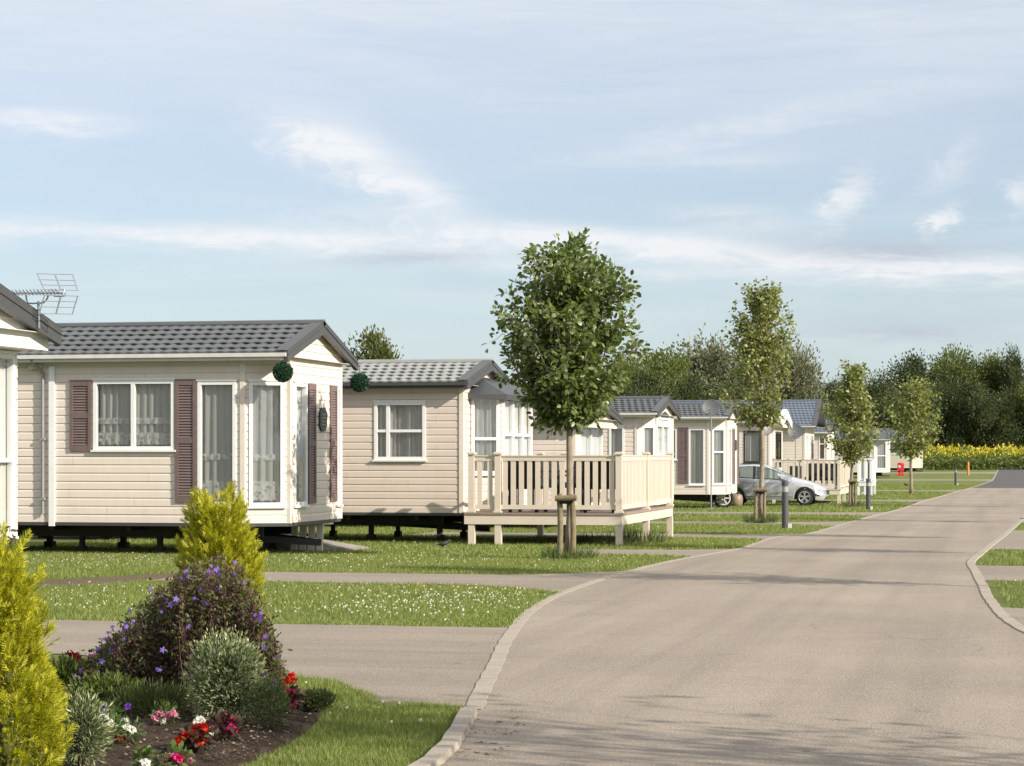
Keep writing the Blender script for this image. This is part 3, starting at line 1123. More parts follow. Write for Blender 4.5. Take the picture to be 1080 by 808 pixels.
def caravan(label, c, px_front, r, W, L, zf, ze, zr, wins, group='static caravans along the road', mat=CREAM, roof=ROOF_GREY, ovx=.12, ovy=.2,
            barge=None, gable_proj=0.0, detail=True, chassis=True, far_cham=True, trim=CREAM_TRIM, gable_mat=None, fascia=None, barge_w=.17, front_x=None, near_siding=True):
    """c = (px, depth) of the near corner where the long wall ends; px_front = column of the front corner after the chamfer; heights absolute.
    wins: (segment, px0, px1, py0, py1, options); segments near, cham, front."""
    A = world(*c)
    y1 = A.y
    if r > 0:
        yy = y1 + r
        rr = world(px_front, 1.0)
        k = yy / rr.y
        B = Vector((rr.x * k, yy))
    else:
        B = A.copy()
    X0 = B.x
    yf = y1 + W
    gz = g(y1 + W / 2)
    root = empty('static_caravan', (X0, y1, gz), label, 'static caravan', group)
    O = Vector((X0, y1, gz))

    def l2(p):
        return (p[0] - O.x, p[1] - O.y)
    xa = A.x - X0
    segs = {'near': ((xa - L, 0.0), (xa, 0.0))}
    pts = [(xa - L, 0.0), (xa, 0.0)]
    if r > 0:
        segs['cham'] = ((xa, 0.0), (0.0, r))
        pts.append((0.0, r))
    fr_far = W - (r if far_cham else 0)
    segs['front'] = ((0.0, r), (0.0, fr_far))
    pts.append((0.0, fr_far))
    if r > 0 and far_cham:
        segs['farcham'] = ((0.0, fr_far), (xa, W))
        pts.append((xa, W))
    segs['far'] = (pts[-1], (xa - L, W))
    segs['back'] = ((xa - L, W), (xa - L, 0.0))
    zf, ze, zr = zf - gz, ze - gz, zr - gz
    holes = {k: [] for k in segs}
    todo = []
    for seg, px0, px1, py0, py1, kw in wins:
        P0, P1 = segs[seg]
        w0, w1 = (P0[0] + O.x, P0[1] + O.y), (P1[0] + O.x, P1[1] + O.y)
        u0, u1 = ray_hit(px0, w0, w1), ray_hit(px1, w0, w1)
        um = (u0 + u1) / 2
        e = (Vector(w1) - Vector(w0)).normalized()
        pm = Vector(w0) + e * um
        dm = depth(pm.x, pm.y)
        z1, z0 = zat(py0, dm) - gz, zat(py1, dm) - gz
        z0 = max(z0, zf + .05)
        kind = kw.get('kind', 'window')
        if kind in ('window', 'door'):
            LL = (Vector(P1) - Vector(P0)).length
            u0, u1 = max(u0, .02), min(u1, LL - .02)
            if u1 - u0 < .12:
                continue
            holes[seg].append((u0 + .02, u1 - .02, z0 + .02, z1 - .02))
        todo.append((kind, P0, P1, u0, u1, z0, z1, kw))
    mb = MB()
    for k, (P0, P1) in segs.items():
        siding(mb, P0, P1, zf, ze, holes[k])
    mb.add([(p[0], p[1], zf + .02) for p in pts + [(xa - L, W)]], [tuple(reversed(range(len(pts) + 1)))])
    mb.build('wall', mat, root)
    # skirt rail along the bottom edge
    m_ = MB()
    for k in ('near', 'cham', 'front', 'farcham'):
        if k in segs:
            P0, P1 = map(Vector, segs[k])
            t = (P1 - P0).normalized()
            n = Vector((t.y, -t.x))
            m_.seg_box(P0, t, n, 0, (P1 - P0).length, -.01, .018, zf - .05, zf - .001)
    m_.build('skirt_rail', TRIM_GREY if detail else trim, root)
    # corner trims
    for p, q_ in zip(pts[1:-1] if far_cham else pts[1:], range(9)):
        m_ = MB()
        s = .05
        m_.box(p[0] - s, p[0] + s * .55, p[1] - .028, p[1] + s, zf - .004, ze - .02)
        m_.build('corner_trim', trim, root)
    # floor, chassis and jacks
    if chassis:
        m_ = MB()
        x_a, x_b = xa - L + .2, -.25
        for yb in (W * .22, W * .74):
            m_.box(x_a, x_b - .3, yb, yb + .06, zf - .24, zf - .055)
        for xb in np.arange(x_a + .4, x_b - .3, 1.25):
            m_.box(xb, xb + .06, .12, W - .12, zf - .13, zf - .052)
        m_.bar((x_b - 1.5, W * .24, zf - .20), (x_b + .32, W * .5, zf - .34), .07, .10)
        m_.bar((x_b - 1.5, W * .76, zf - .20), (x_b + .32, W * .5, zf - .34), .07, .10)
        m_.build('chassis', BLACKISH, root)
        for xb in np.arange(x_a + .5, x_b - .3, 1.28 if detail else 2.2):
            for yb in (W * .22, W * .74):
                m_ = MB()
                w_ = RNG.uniform(.05, .09)
                zt = zf - .24
                m_.box(xb - w_, xb + w_, yb - .02, yb + .14, .0, zt * .42)
                m_.box(xb - w_ * .55, xb + w_ * .55, yb + .01, yb + .11, zt * .42, zt)
                m_.build('support_block', simple('support block', (0.035, 0.03, 0.028), 0.9, .3), root)
    # roof
    m_ = MB()
    x0, x1 = xa - L, ovx + gable_proj
    ym = W / 2
    hr = .02
    slope = (zr - ze) / (ym + ovy)
    zE = ze
    dxx = .025 if detail else .05
    tile_slope(m_, x0, x1 - .02, (-ovy, zE), (ym, zr), dxx, along_detail=1 if detail else .5)
    m_.quad((x0, ym, zr), (x1 - .02, ym, zr), (x1 - .02, W + ovy, zE), (x0, W + ovy, zE))
    # underside and eaves soffit
    m_.quad((x0, -ovy, zE - .03), (x0, W / 2, zr - .03), (x1 - .02, W / 2, zr - .03), (x1 - .02, -ovy, zE - .03))
    rf = m_.build('roof', roof, root)
    m_ = MB()
    m_.box(x0, x1, -ovy + .06, W + ovy - .06, ze - .035, ze - .032 + .002)
    m_.build('soffit', trim, root)
    m_ = MB()
    m_.tube([(x0, ym, zr + .02), (x1 + .03, ym, zr + .02)], .06, 8)
    m_.build('ridge_cap', roof, rf)
    m_ = MB()
    m_.box(x0, x1 + .01, -ovy - .07, -ovy + .01, zE - .045, zE + .012)
    m_.box(x0, x1, -ovy - .02, -ovy + .03, zE - .095, zE - .046)
    m_.build('gutter', fascia or GUTTER, rf)
    # gable
    m_ = MB()
    xg = gable_proj + .004
    nb = int((zr - ze) / BOARD) + 1
    for k in range(nb):
        za, zb = ze - .03 + k * BOARD, min(ze - .03 + (k + 1) * BOARD, zr - .03)
        if zb <= za:
            continue
        def yl(z):
            return max(0, (z - ze)) / slope - ovy
        lo_a, lo_b = max(yl(za), -.02 if gable_proj == 0 else -ovy + .03), max(yl(zb), -.02 if gable_proj == 0 else -ovy + .03)
        m_.add([(xg + .014, lo_a, za), (xg + .014, W - lo_a, za), (xg, W - lo_b, zb), (xg, lo_b, zb), (xg - .002, lo_a, za), (xg - .002, W - lo_a, za)],
               [(0, 1, 2, 3), (4, 5, 1, 0)])
    if gable_proj > 0:
        m_.box(xg - .02, xg + .01, -ovy + .04, W + ovy - .04, ze - .22, ze - .031)
        m_.box(.0, xg - .021, -ovy + .1, W + ovy - .1, ze - .22, ze - .20)
        m_.box(.0, xg - .021, -ovy + .1, -ovy + .13, ze - .199, ze - .036)
        m_.box(.0, xg - .021, W + ovy - .13, W + ovy - .1, ze - .199, ze - .036)
    m_.build('gable', gable_mat or mat, root)
    bm_ = barge or TRIM_GREY
    for sgn in (0, 1):
        m_ = MB()
        ya, yb = (-ovy - .03, ym) if sgn == 0 else (W + ovy + .03, ym)
        za, zb = zE - .0, zr + .03
        h = barge_w
        xo0, xo1 = x1 - .03, x1 + .03
        v = [(xo0, ya, za - h * .72), (xo1, ya, za - h * .72), (xo1, yb, zb - h), (xo0, yb, zb - h), (xo0, ya, za + .045), (xo1, ya, za + .045), (xo1, yb, zb + .02), (xo0, yb, zb + .02)]
        f = [(3, 2, 1, 0), (4, 5, 6, 7), (0, 1, 5, 4), (1, 2, 6, 5), (2, 3, 7, 6), (3, 0, 4, 7)]
        if sgn:
            f = [tuple(reversed(x)) for x in f]
        m_.add(v, f)
        # rib along the board
        v2 = [(xo1, a, b) for a, b in ((ya, za - h * .18), (yb, zb - h * .38), (yb, zb - h * .30), (ya, za - h * .10))]
        m_.add(v2 + [(x + .012, y, z) for x, y, z in v2], [(4, 5, 6, 7), (0, 1, 5, 4), (3, 2, 6, 7)])
        # top flashing lying over the tile ends
        m_.add([(x1 - .16, ya, za + .052), (x1 + .03, ya, za + .05), (x1 + .03, yb, zb + .026), (x1 - .16, yb, zb + .028)], [(0, 1, 2, 3)])
        m_.build('bargeboard', bm_, rf)
    for kind, P0, P1, u0, u1, z0, z1, kw in todo:
        kw = {k: v for k, v in kw.items() if k != 'kind'}
        if kind in ('window', 'door'):
            window(root, P0, P1, u0, u1, z0, z1, name=kind, **kw)
        elif kind == 'shutter':
            shutter(root, P0, P1, u0, u1, z0, z1, **kw)
        elif kind == 'plaque':
            Pa, Pb = Vector(P0), Vector(P1)
            t = (Pb - Pa).normalized()
            n = Vector((t.y, -t.x))
            m_ = MB()
            um, zm = (u0 + u1) / 2, (z0 + z1) / 2
            hw, hh = abs(u1 - u0) / 2, (z1 - z0) / 2
            oct_ = [(-.5, -1), (.5, -1), (1, -.55), (1, .55), (.5, 1), (-.5, 1), (-1, .55), (-1, -.55)]
            ring_ = [(um + a * hw, zm + b * hh) for a, b in oct_]
            v = [(Pa.x + t.x * u + n.x * o, Pa.y + t.y * u + n.y * o, z) for o in (.016, .045) for u, z in ring_]
            m_.add(v, [tuple(range(8, 16))] + [(i, (i + 1) % 8, 8 + (i + 1) % 8, 8 + i) for i in range(8)])
            pl = m_.build('plaque', simple('dark plaque', (.035, .035, .035), .5), root)
            m_ = MB()
            for dz in (.3, .1, -.1, -.3):
                m_.seg_box(Pa, t, n, um - hw * .6, um + hw * .6, .046, .049, zm + dz * hh * 1.4 - .008, zm + dz * hh * 1.4 + .008)
            m_.build('lettering', simple('plaque letters', (.22, .22, .21), .5), pl)
        elif kind == 'sticker':
            Pa, Pb = Vector(P0), Vector(P1)
            t = (Pb - Pa).normalized()
            n = Vector((t.y, -t.x))
            m_ = MB()
            m_.seg_box(Pa, t, n, u0, u1, .0175, .0195, z0, z1)
            st = m_.build('sticker', simple('white sticker', (.75, .78, .82), .4), root)
            m_ = MB()
            m_.seg_box(Pa, t, n, u0, u1, .0196, .0206, z0 + (z1 - z0) * .55, z0 + (z1 - z0) * .8)
            m_.build('sticker_band', simple('blue band', (.18, .33, .62), .4), st)
    root['_zf'] = zf
    return root, (xa, zf, ze, zr, W, L)


def zs(d, *pys):
    return [zat(p, d) for p in pys]


W_NET = dict(net=True, lace=True)

# ---- the nearest caravan, cut by the left edge of the photo
d0 = 26.2
B0 = world(17.5, d0)
W0 = 3.35
c0d = world(17.5, d0)
A0 = Vector((B0.x, B0.y - W0))


def px_of(x, y):
    d = depth(x, y)
    xc = x * CA + y * SA
    return 540 + xc / d * F, d


pA0 = px_of(A0.x, A0.y)
c0, inf0 = caravan('white gabled caravan with tall white framed windows, cut by the left edge', pA0, None, 0, W0, 8.0,
                   zat(570, d0), zat(368, d0) + .20, zat(368, d0) + .20 + .44,
                   [('front', -26, 13.5, 372, 600, dict(cols=(.5,), trans=(.42,), net=True, drape=True)),
                    ('front', -90, -32, 372, 600, dict(cols=(.5,), trans=(.42,), net=True, drape=True))],
                   mat=CREAM, gable_proj=.33, ovy=.14, gable_mat=WHITE_PANEL, trim=UPVC, barge_w=.22)

# ---- the big cream caravan with shutters
D1 = 33.9
c1, inf1 = caravan('cream caravan with mauve louvred shutters, lace curtains and a dark grey tiled roof', (257, D1), 305, .30, 3.2, 10.0,
                   zat(552, D1), zat(374, D1), zat(343.5, 35.6),
                   [('near', 99, 184.5, 401, 474.5, dict(cols=(.49,), **W_NET)),
                    ('near', 209, 249.5, 402, 533, dict(**W_NET)),
                    ('cham', 262.5, 299.5, 402.5, 534, dict(**W_NET)),
                    ('front', 309.5, 322.5, 404, 533, dict(**W_NET)),
                    ('front', 354, 365.5, 408, 532, dict(**W_NET)),
                    ('near', 74.5, 97, 401, 476, dict(kind='shutter')),
                    ('near', 185.5, 207.5, 400, 530, dict(kind='shutter')),
                    ('front', 323.5, 331.2, 405, 531, dict(kind='shutter')),
                    ('front', 346.7, 353.5, 407, 529, dict(kind='shutter')),
                    ('front', 335, 342.2, 430, 455, dict(kind='plaque')),
                    ('front', 305.6, 308.6, 447, 458, dict(kind='sticker'))], trim=CREAM_TRIM)

# ---- second: pinkish cream, pale roof, bay behind the veranda
D2 = 40.0
c2, inf2 = caravan('pinkish cream caravan with a pale tiled roof and a dark hipped bay behind the veranda', (487.5, D2), None, 0, 3.5, 9.0,
                   zat(541, D2), zat(404, D2), zat(383, 41.8),
                   [('near', 395, 449, 424, 485, dict(cols=(.27,), trans=(.5,), net=True, drape=True))],
                   mat=CREAM_B, roof=ROOF_PALE, fascia=TRIM_GREY, trim=CREAM_TRIM)

# bay window of the second caravan
def bay(root, O, P0, P1, P2, P3, zf, zw0, zw1, ze, zp, mat, wins, roofmat):
    loc = [(p[0] - O.x, p[1] - O.y) for p in (P0, P1, P2, P3)]
    gz = O.z
    zf, ze, zp = zf - gz, ze - gz, zp - gz
    b = MB()
    hol = [[], [], []]
    todo = []
    for i, px0, px1, py0, py1, kw in wins:
        w0, w1 = [P0, P1, P2, P3][i], [P0, P1, P2, P3][i + 1]
        u0, u1 = ray_hit(px0, w0, w1), ray_hit(px1, w0, w1)
        pm = Vector(w0) + (Vector(w1) - Vector(w0)).normalized() * (u0 + u1) / 2
        dm = depth(pm.x, pm.y)
        z0, z1 = zat(py1, dm) - gz, zat(py0, dm) - gz
        hol[i].append((u0 + .02, u1 - .02, z0 + .02, z1 - .02))
        todo.append((i, u0, u1, z0, z1, kw))
    for i in range(3):
        siding(b, loc[i], loc[i + 1], zf, ze, hol[i])
    bo = b.build('bay_wall', mat, root)
    for i, u0, u1, z0, z1, kw in todo:
        window(root, loc[i], loc[i + 1], u0, u1, z0, z1, **kw)
    r_ = MB()
    ov = .14
    c_ = Vector(((loc[1][0] + loc[2][0]) / 2, (loc[1][1] + loc[2][1]) / 2))
    out = [(loc[0][0], loc[0][1] - ov * 1.2), (loc[1][0] + ov, loc[1][1] - ov), (loc[2][0] + ov, loc[2][1] + ov), (loc[3][0], loc[3][1] + ov)]
    top = [(0.02, loc[0][1] + .55), (0.02, loc[3][1] - .55)]
    v = [(x, y, ze) for x, y in out] + [(x, y, zp) for x, y in top] + [(x, y, ze - .09) for x, y in out]
    r_.add(v, [(0, 1, 4), (1, 2, 5, 4), (2, 3, 5), (6, 7, 1, 0), (7, 8, 2, 1), (8, 9, 3, 2), (9, 8, 7, 6)])
    r_.build('bay_roof', roofmat, root)


O2 = Vector(c2.location)
X2 = O2.x


def on_x(px, X):
    r = world(px, 1.0)
    k = X / r.x
    return (X, r.y * k)


bx = .52
b0, b1, b2 = on_x(495, X2), on_x(528, X2 + bx), on_x(561, X2 + bx)
bay(c2, O2, b0, b1, b2, (X2, b2[1] + .25), zat(541, D2), 0, 0, zat(416, 40.6), zat(398, 41.5), CREAM,
    [(0, 497, 526.5, 419, 500, dict(trans=(.46,), drape=True)), (1, 530, 560, 419, 502, dict(cols=(.34, .68), trans=(.52,), net=True))], simple('dark bay roof', (.042, .044, .048), .5, .15))

# ---- third caravan, half hidden by the first tree
c3, inf3 = caravan('cream caravan with a projecting gable and white patio doors, half hidden behind the nearest tree', (606, 50), None, 0, 3.4, 9.0,
                   zat(535, 50), zat(440, 50), zat(428, 52),
                   [('front', 611, 634.5, 443, 519, dict(cols=(.5,), drape=True))], gable_proj=.30, ovy=.25, detail=False, chassis=True)
# ---- fourth
D4 = 60
c4, inf4 = caravan('cream caravan with a white glazed door under an arched gable window, beyond the veranda', (671.5, D4), 691.5, .35, 3.7, 9.0,
                   zat(531, D4), zat(436, D4), zat(421, 62),
                   [('near', 642.5, 658.5, 450, 500, dict(drape=True)),
                    ('cham', 677, 690.5, 449, 512, dict(net=True)),
                    ('front', 692.3, 705.0, 448, 516, dict(kind='door', cols=(.5,), trans=(.55,), net=True))],
                   detail=False, mat=CREAM)
zr4 = inf4[3]
m_ = MB()
ap = Vector(c4.location)
yg0 = on_x(694.3, ap.x)[1] - ap.y
yg1 = on_x(704.5, ap.x)[1] - ap.y
za, zb, zc = zat(443, 61.5) - ap.z, zat(438, 61.5) - ap.z, zat(430.5, 61.5) - ap.z


def pent(mb_, y0, y1, za, zb, zc, x0, x1):
    p = [(y0, za), (y1, za), (y1, zb), ((y0 + y1) / 2, zc), (y0, zb)]
    v = [(x, a, b) for x in (x0, x1) for a, b in p]
    mb_.add(v, [(5, 6, 7, 8, 9)] + [(i, (i + 1) % 5, 5 + (i + 1) % 5, 5 + i) for i in range(5)])


pent(m_, yg0, yg1, za, zb, zc, .004, .05)
gw = m_.build('gable_window', UPVC, c4)
m_ = MB()
pent(m_, yg0 + .14, yg1 - .14, za + .06, zb + .01, zc - .08, .03, .056)
m_.build('pane', simple('dark gable pane', (.03, .035, .04), .15), gw)

# ---- fifth: sister of the big one with the shutters
D5 = 76
c5, inf5 = caravan('cream caravan with mauve panelled shutters and brown net curtains, beside the silver car', (747, D5), 766, .30, 3.3, 9.5,
                   zat(520, D5), zat(440, D5), zat(427, 78),
                   [('near', 707.5, 714, 452, 485, dict(net=True)), ('near', 726.5, 743.5, 452, 511.5, dict(drape=True)),
                    ('cham', 751, 764.5, 452, 511, dict(trans=(.58,), net=True)),
                    ('front', 768.3, 771.3, 452, 511, dict(net=True)), ('front', 778.6, 781.8, 452.5, 511, dict(net=True)),
                    ('near', 715, 725.5, 451, 510, dict(kind='shutter')), ('front', 771.8, 774, 452, 510.5, dict(kind='shutter')),
                    ('front', 776.5, 778.3, 452, 510.5, dict(kind='shutter')), ('front', 774.6, 776, 464, 475, dict(kind='plaque'))],
                   detail=False)
# ---- sixth: anthracite window frames and a white gable
D6 = 90
c6, inf6 = caravan('cream caravan with anthracite window frames and a white bargeboard gable, behind the car', (811.5, D6), 815, .08, 3.7, 9.5,
                   zat(512, D6), zat(444.5, D6), zat(433, 92),
                   [('near', 784.5, 802.5, 455, 488, dict(fmat=DARKWIN, net=True, drape=True)),
                    ('front', 817.5, 823.5, 456, 492, dict(fmat=DARKWIN, cols=(.5,), net=False)), ],
                   detail=False, roof=ROOF_BLUE, barge=UPVC, barge_w=.34, gable_proj=.25)
# ---- seventh: lodge with the steep roof
D7 = 106
c7, inf7 = caravan('cream lodge with a steep blue grey roof, tallest in the row', (848.5, D7), None, 0, 5.0, 11.0,
                   zat(505, D7), zat(449.5, D7), zat(423.5, 109),
                   [('front', 849.5, 852, 459, 492, dict(cols=(.5,), net=True)), ('front', 855.5, 857.5, 460, 492, dict(net=True))],
                   detail=False, roof=ROOF_BLUE, ovx=.55, ovy=.4)
D8 = 119
c8, inf8 = caravan('cream caravan with a brown blind in its window, between the lodge and the second tree', (872, D8), 874.5, .2, 3.4, 9.0,
                   zat(503, D8), zat(456, D8), zat(444, 121),
                   [('near', 863.7, 870.5, 461, 485, dict(trans=(.7,), blind=BROWN_DRAPE)), ('front', 875.5, 877.5, 461, 485, dict(net=True))],
                   detail=False, roof=ROOF_BLUE)
D9 = 165
c9, inf9 = caravan('pale caravan with a tall glazed white door, behind the red fire point', (922, D9), 936.5, .55, 3.5, 9.5,
                   zat(497.5, D9), zat(463.5, D9), zat(453, 167),
                   [('near', 909.5, 918.5, 466.5, 481.5, dict(trans=(.74,), net=True)), ('cham', 924.3, 934.6, 466, 494.5, dict(kind='door', trans=(.48,), net=True))],
                   detail=False, roof=ROOF_BLUE, mat=PALE)
D10 = 195
c10, inf10 = caravan('small sage cream caravan at the far end of the row, nearest the yellow field', (962, D10), 971.5, .35, 3.4, 8.0,
                     zat(493, D10), zat(465.5, D10), zat(455, 197),
                     [('near', 937.5, 951.5, 467, 479, dict(cols=(.4,), drape=True)), ('cham', 966, 969.8, 468, 479, dict(net=True))],
                     detail=False, roof=ROOF_BLUE, mat=GREENISH)
for cc, nf in ((c1, inf1), (c2, inf2), (c3, inf3), (c4, inf4), (c5, inf5), (c6, inf6)):
    x, y = cc.location.x, cc.location.y
    soil_patch(x - 9.3, x - .3, y + .25, y + 1.9)

# details of the big caravan: downpipe, white stop end, wall lamp, drawbar
O1 = Vector(c1.location)
zf1, ze1 = inf1[1], inf1[2]


def near1(px):
    p = ray_hit(px, (O1.x - 10, O1.y), (O1.x, O1.y))
    return p - 10


m_ = MB()
xd = near1(46.5)
m_.tube([(xd - .12, -.22, ze1 - .02), (xd - .10, -.2, ze1 - .10), (xd, -.05, ze1 - .25), (xd, -.05, zf1 + .12)], .026, 8)
for z in (zf1 + .35, (zf1 + ze1) / 2):
    m_.box(xd - .04, xd + .04, -.08, -.005, z - .02, z + .02)
m_.build('downpipe', simple('grey plastic pipe', (.23, .23, .235), .45), c1, smooth=False)
m_ = MB()
xj = near1(55.5)
m_.box(xj - .045, xj + .045, -.045, -.004, zf1 - .06, ze1 - .15)
m_.build('joint_cover', UPVC, c1)
m_ = MB()
xw = near1(39)
zw = zat(386.5, 34.3) - O1.z
m_.box(xw - .10, xw + .10, -.10, -.012, zw - .035, zw + .035)
m_.build('wall_lamp', simple('yellowed plastic', (.55, .47, .30), .5), c1)

# --------------------------------------------------------------- verandas
def veranda(label, corner, xleft, length, zdeck, zrail, ztoe, mat, topmat, posts_front, posts_side, pitch, name='veranda', fasc=.17, wb=.085, detail=True):
    """corner = near right corner in plan; posts_front: x positions relative to it (0 is the corner); posts_side: y positions."""
    gz = g(corner[1] + 1)
    root = empty(name, (corner[0], corner[1], gz), label, 'veranda', 'verandas in front of the caravans')
    zd, zt_ = zdeck - gz, zrail - gz
    m_ = MB()
    nb = max(3, int(length / .145))
    for i in range(nb):
        a, b = length * i / nb, length * (i + 1) / nb
        m_.box(xleft, .05, a - .04, b - .006 - .04, zd - .03, zd)
    m_.build('deck_boards', topmat, root)
    m_ = MB()
    m_.box(xleft, 0.02, -.02, .02, zd - .03 - fasc, zd - .031)
    m_.box(-.02, .022, .021, length, zd - .03 - fasc, zd - .031)
    m_.box(xleft, -.021, length - .04, length, zd - .03 - fasc, zd - .031)
    m_.box(xleft, xleft + .04, .021, length - .041, zd - .03 - fasc, zd - .031)
    m_.build('fascia', mat, root)
    ps = .052
    spots = [(x, .03) for x in posts_front] + [(-.03, y) for y in posts_side] + [(x, length - .03) for x in posts_front[:-1]]
    for x, y in spots:
        x = x - (.03 if x == 0 else 0)
        m_ = MB()
        m_.box(x - ps, x + ps, y - ps, y + ps, zd + .001, zt_ + .035)
        m_.box(x - ps * 1.45, x + ps * 1.45, y - ps * 1.45, y + ps * 1.45, zt_ + .035, zt_ + .06)
        m_.box(x - ps * 1.1, x + ps * 1.1, y - ps * 1.1, y + ps * 1.1, zt_ + .06, zt_ + .08)
        m_.box(x - ps * 1.4, x + ps * 1.4, y - ps * 1.4, y + ps * 1.4, zd + .002, zd + .035)
        m_.build('rail_post', mat, root)
        m_ = MB()
        gl = g(corner[1] + y) - gz
        m_.box(x - ps * 1.05, x + ps * 1.05, y - ps * 1.05 + .02, y + ps * 1.05 + .02, gl - .1, zd - .03 - fasc + (-.001))
        m_.build('leg', mat, root)

    def panel(a, b):
        a, b = Vector(a), Vector(b)
        t = (b - a).normalized()
        n = Vector((t.y, -t.x))
        L = (b - a).length
        m_ = MB()
        pn = MB()
        pn.seg_box(a, t, n, ps, L - ps, -.022, .022, zt_ - .075, zt_)
        pn.seg_box(a, t, n, ps, L - ps, -.035, .035, zt_ + .0005, zt_ + .02)
        po = pn.build('rail_panel', mat, root)
        m_.seg_box(a, t, n, ps, L - ps, -.02, .02, zd + .06, zd + .135)
        m_.build('bottom_rail', mat, po)
        k = max(2, int(round((L - 2 * ps) / pitch)))
        for i in range(k):
            u = ps + (L - 2 * ps) * (i + .5) / k
            m_ = MB()
            m_.seg_box(a, t, n, u - wb / 2, u + wb / 2, -.014, .014, zd + .136, zt_ - .0755)
            m_.build('baluster', mat, po)

    pf = sorted(posts_front)
    for x0, x1 in zip(pf[:-1], pf[1:]):
        panel((x0, .03), (x1 - (.03 if x1 == 0 else 0), .03))
    py_ = [.03] + sorted(posts_side)
    for y0, y1 in zip(py_[:-1], py_[1:]):
        panel((-.03, y0), (-.03, y1))
    for x0, x1 in zip(pf[:-1], pf[1:]):
        panel((x1 - (.03 if x1 == 0 else 0), length - .03), (x0, length - .03))
    return root


DV = 38.6
cv = world(654.5, DV)


def xs_at(px, y):
    r = world(px, 1.0)
    return r.x * y / r.y


vl = [xs_at(497, cv.y) - cv.x, xs_at(525, cv.y) - cv.x, 0]


def ys_at(px, x):
    r = world(px, 1.0)
    return r.y * x / r.x


side = [ys_at(683, cv.x) - cv.y, ys_at(708, cv.x) - cv.y]
ver1 = veranda('cream plastic veranda on short legs, with dark rattan chairs on it', cv, vl[0] - .12, side[1] + .05, zat(541.5, DV), zat(481.5, DV), 0, DECK_CREAM, DECK_TOP,
               vl, side, .148)
soil_patch(cv.x - 2.6, cv.x + .3, cv.y + .1, cv.y + 5.0)
DV2 = 84
cv2 = world(885.5, DV2)
side2 = [ys_at(891, cv2.x) - cv2.y, ys_at(897.0, cv2.x) - cv2.y]
ver2 = veranda('cream veranda with dark panels behind its balusters, behind the silver car', cv2, xs_at(815.5, cv2.y) - cv2.x, side2[1] + .05, zat(516, DV2), zat(485.5, DV2), 0,
               DECK_CREAM, DECK_CREAM, [xs_at(816, cv2.y) - cv2.x, xs_at(847, cv2.y) - cv2.x, 0], side2, .20)
DV3 = 103
cv3 = world(919.5, DV3)
ver3 = veranda('small white veranda with close boarded rail, beside the second bollard', cv3, xs_at(905.5, cv3.y) - cv3.x, 2.6, zat(508, DV3), zat(486, DV3), 0,
               UPVC, UPVC, [xs_at(905.5, cv3.y) - cv3.x, xs_at(912.5, cv3.y) - cv3.x, 0], [2.55], .15, wb=.13)

# rattan garden chairs and table on the nearest veranda
RATTAN = simple('dark rattan', (0.022, 0.019, 0.018), 0.55, 0.4, 30, 1.0, 120)
CUSHION = simple('charcoal cushion', (0.03, 0.03, 0.034), 0.9, 0.2)


def rattan_chair(x, y, z, rz, label, tall=1.0):
    r = empty('rattan_chair', (x, y, z), label, 'garden chair', 'rattan chairs on the nearest veranda', rz)
    m_ = MB()
    for sx in (-.24, .24):
        for sy in (-.24, .24):
            m_ = MB()
            m_.box(sx - .025, sx + .025, sy - .025, sy + .025, 0, .40)
            m_.build('leg', RATTAN, r)
    m_ = MB()
    m_.box(-.29, .29, -.29, .29, .401, .45)
    m_.build('seat', RATTAN, r)
    m_ = MB()
    m_.box(-.25, .25, -.24, .27, .452, .50)
    m_.build('cushion', CUSHION, r)
    m_ = MB()
    v = [(-.29, .27, .451), (.29, .27, .451), (.29, .32, .451), (-.29, .32, .451), (-.27, .36, .95 * tall), (.27, .36, .95 * tall), (.27, .40, .95 * tall), (-.27, .40, .95 * tall)]
    m_.add(v, [(3, 2, 1, 0), (4, 5, 6, 7), (0, 1, 5, 4), (1, 2, 6, 5), (2, 3, 7, 6), (3, 0, 4, 7)])
    m_.build('backrest', RATTAN, r)
    for sx in (-1, 1):
        m_ = MB()
        m_.box(sx * .29 - .03, sx * .29 + .03, -.27, .26, .60, .64)
        m_.box(sx * .29 - .025, sx * .29 + .025, -.26, -.22, .451, .60)
        m_.build('armrest', RATTAN, r)
    return r


zdk = zat(541.5, DV) + .001
for px, dy, rz, lab in ((557, .55, math.radians(172), 'dark rattan chair with its high back to the lawn, behind the left balusters'),
                        (632, .55, math.radians(190), 'dark rattan chair with its high back to the lawn, right of the nearest tree trunk'),
                        (575, 2.2, math.radians(15), 'dark rattan chair behind the glass topped table, left of the tree trunk'),
                        (612, 2.1, math.radians(-12), 'dark rattan chair behind the table, right of the tree trunk')):
    rattan_chair(xs_at(px, cv.y + dy), cv.y + dy, zdk, rz, lab, 1.0)
t = empty('garden_table', (xs_at(594, cv.y + 1.35), cv.y + 1.35, zdk), 'dark rattan table standing between the chairs on the veranda', 'garden table')
m_ = MB()
m_.box(-.45, .45, -.4, .4, .68, .72)
m_.build('tabletop', RATTAN, t)
for sx in (-.4, .4):
    for sy in (-.35, .35):
        m_ = MB()
        m_.box(sx - .03, sx + .03, sy - .03, sy + .03, 0, .679)
        m_.build('leg', RATTAN, t)
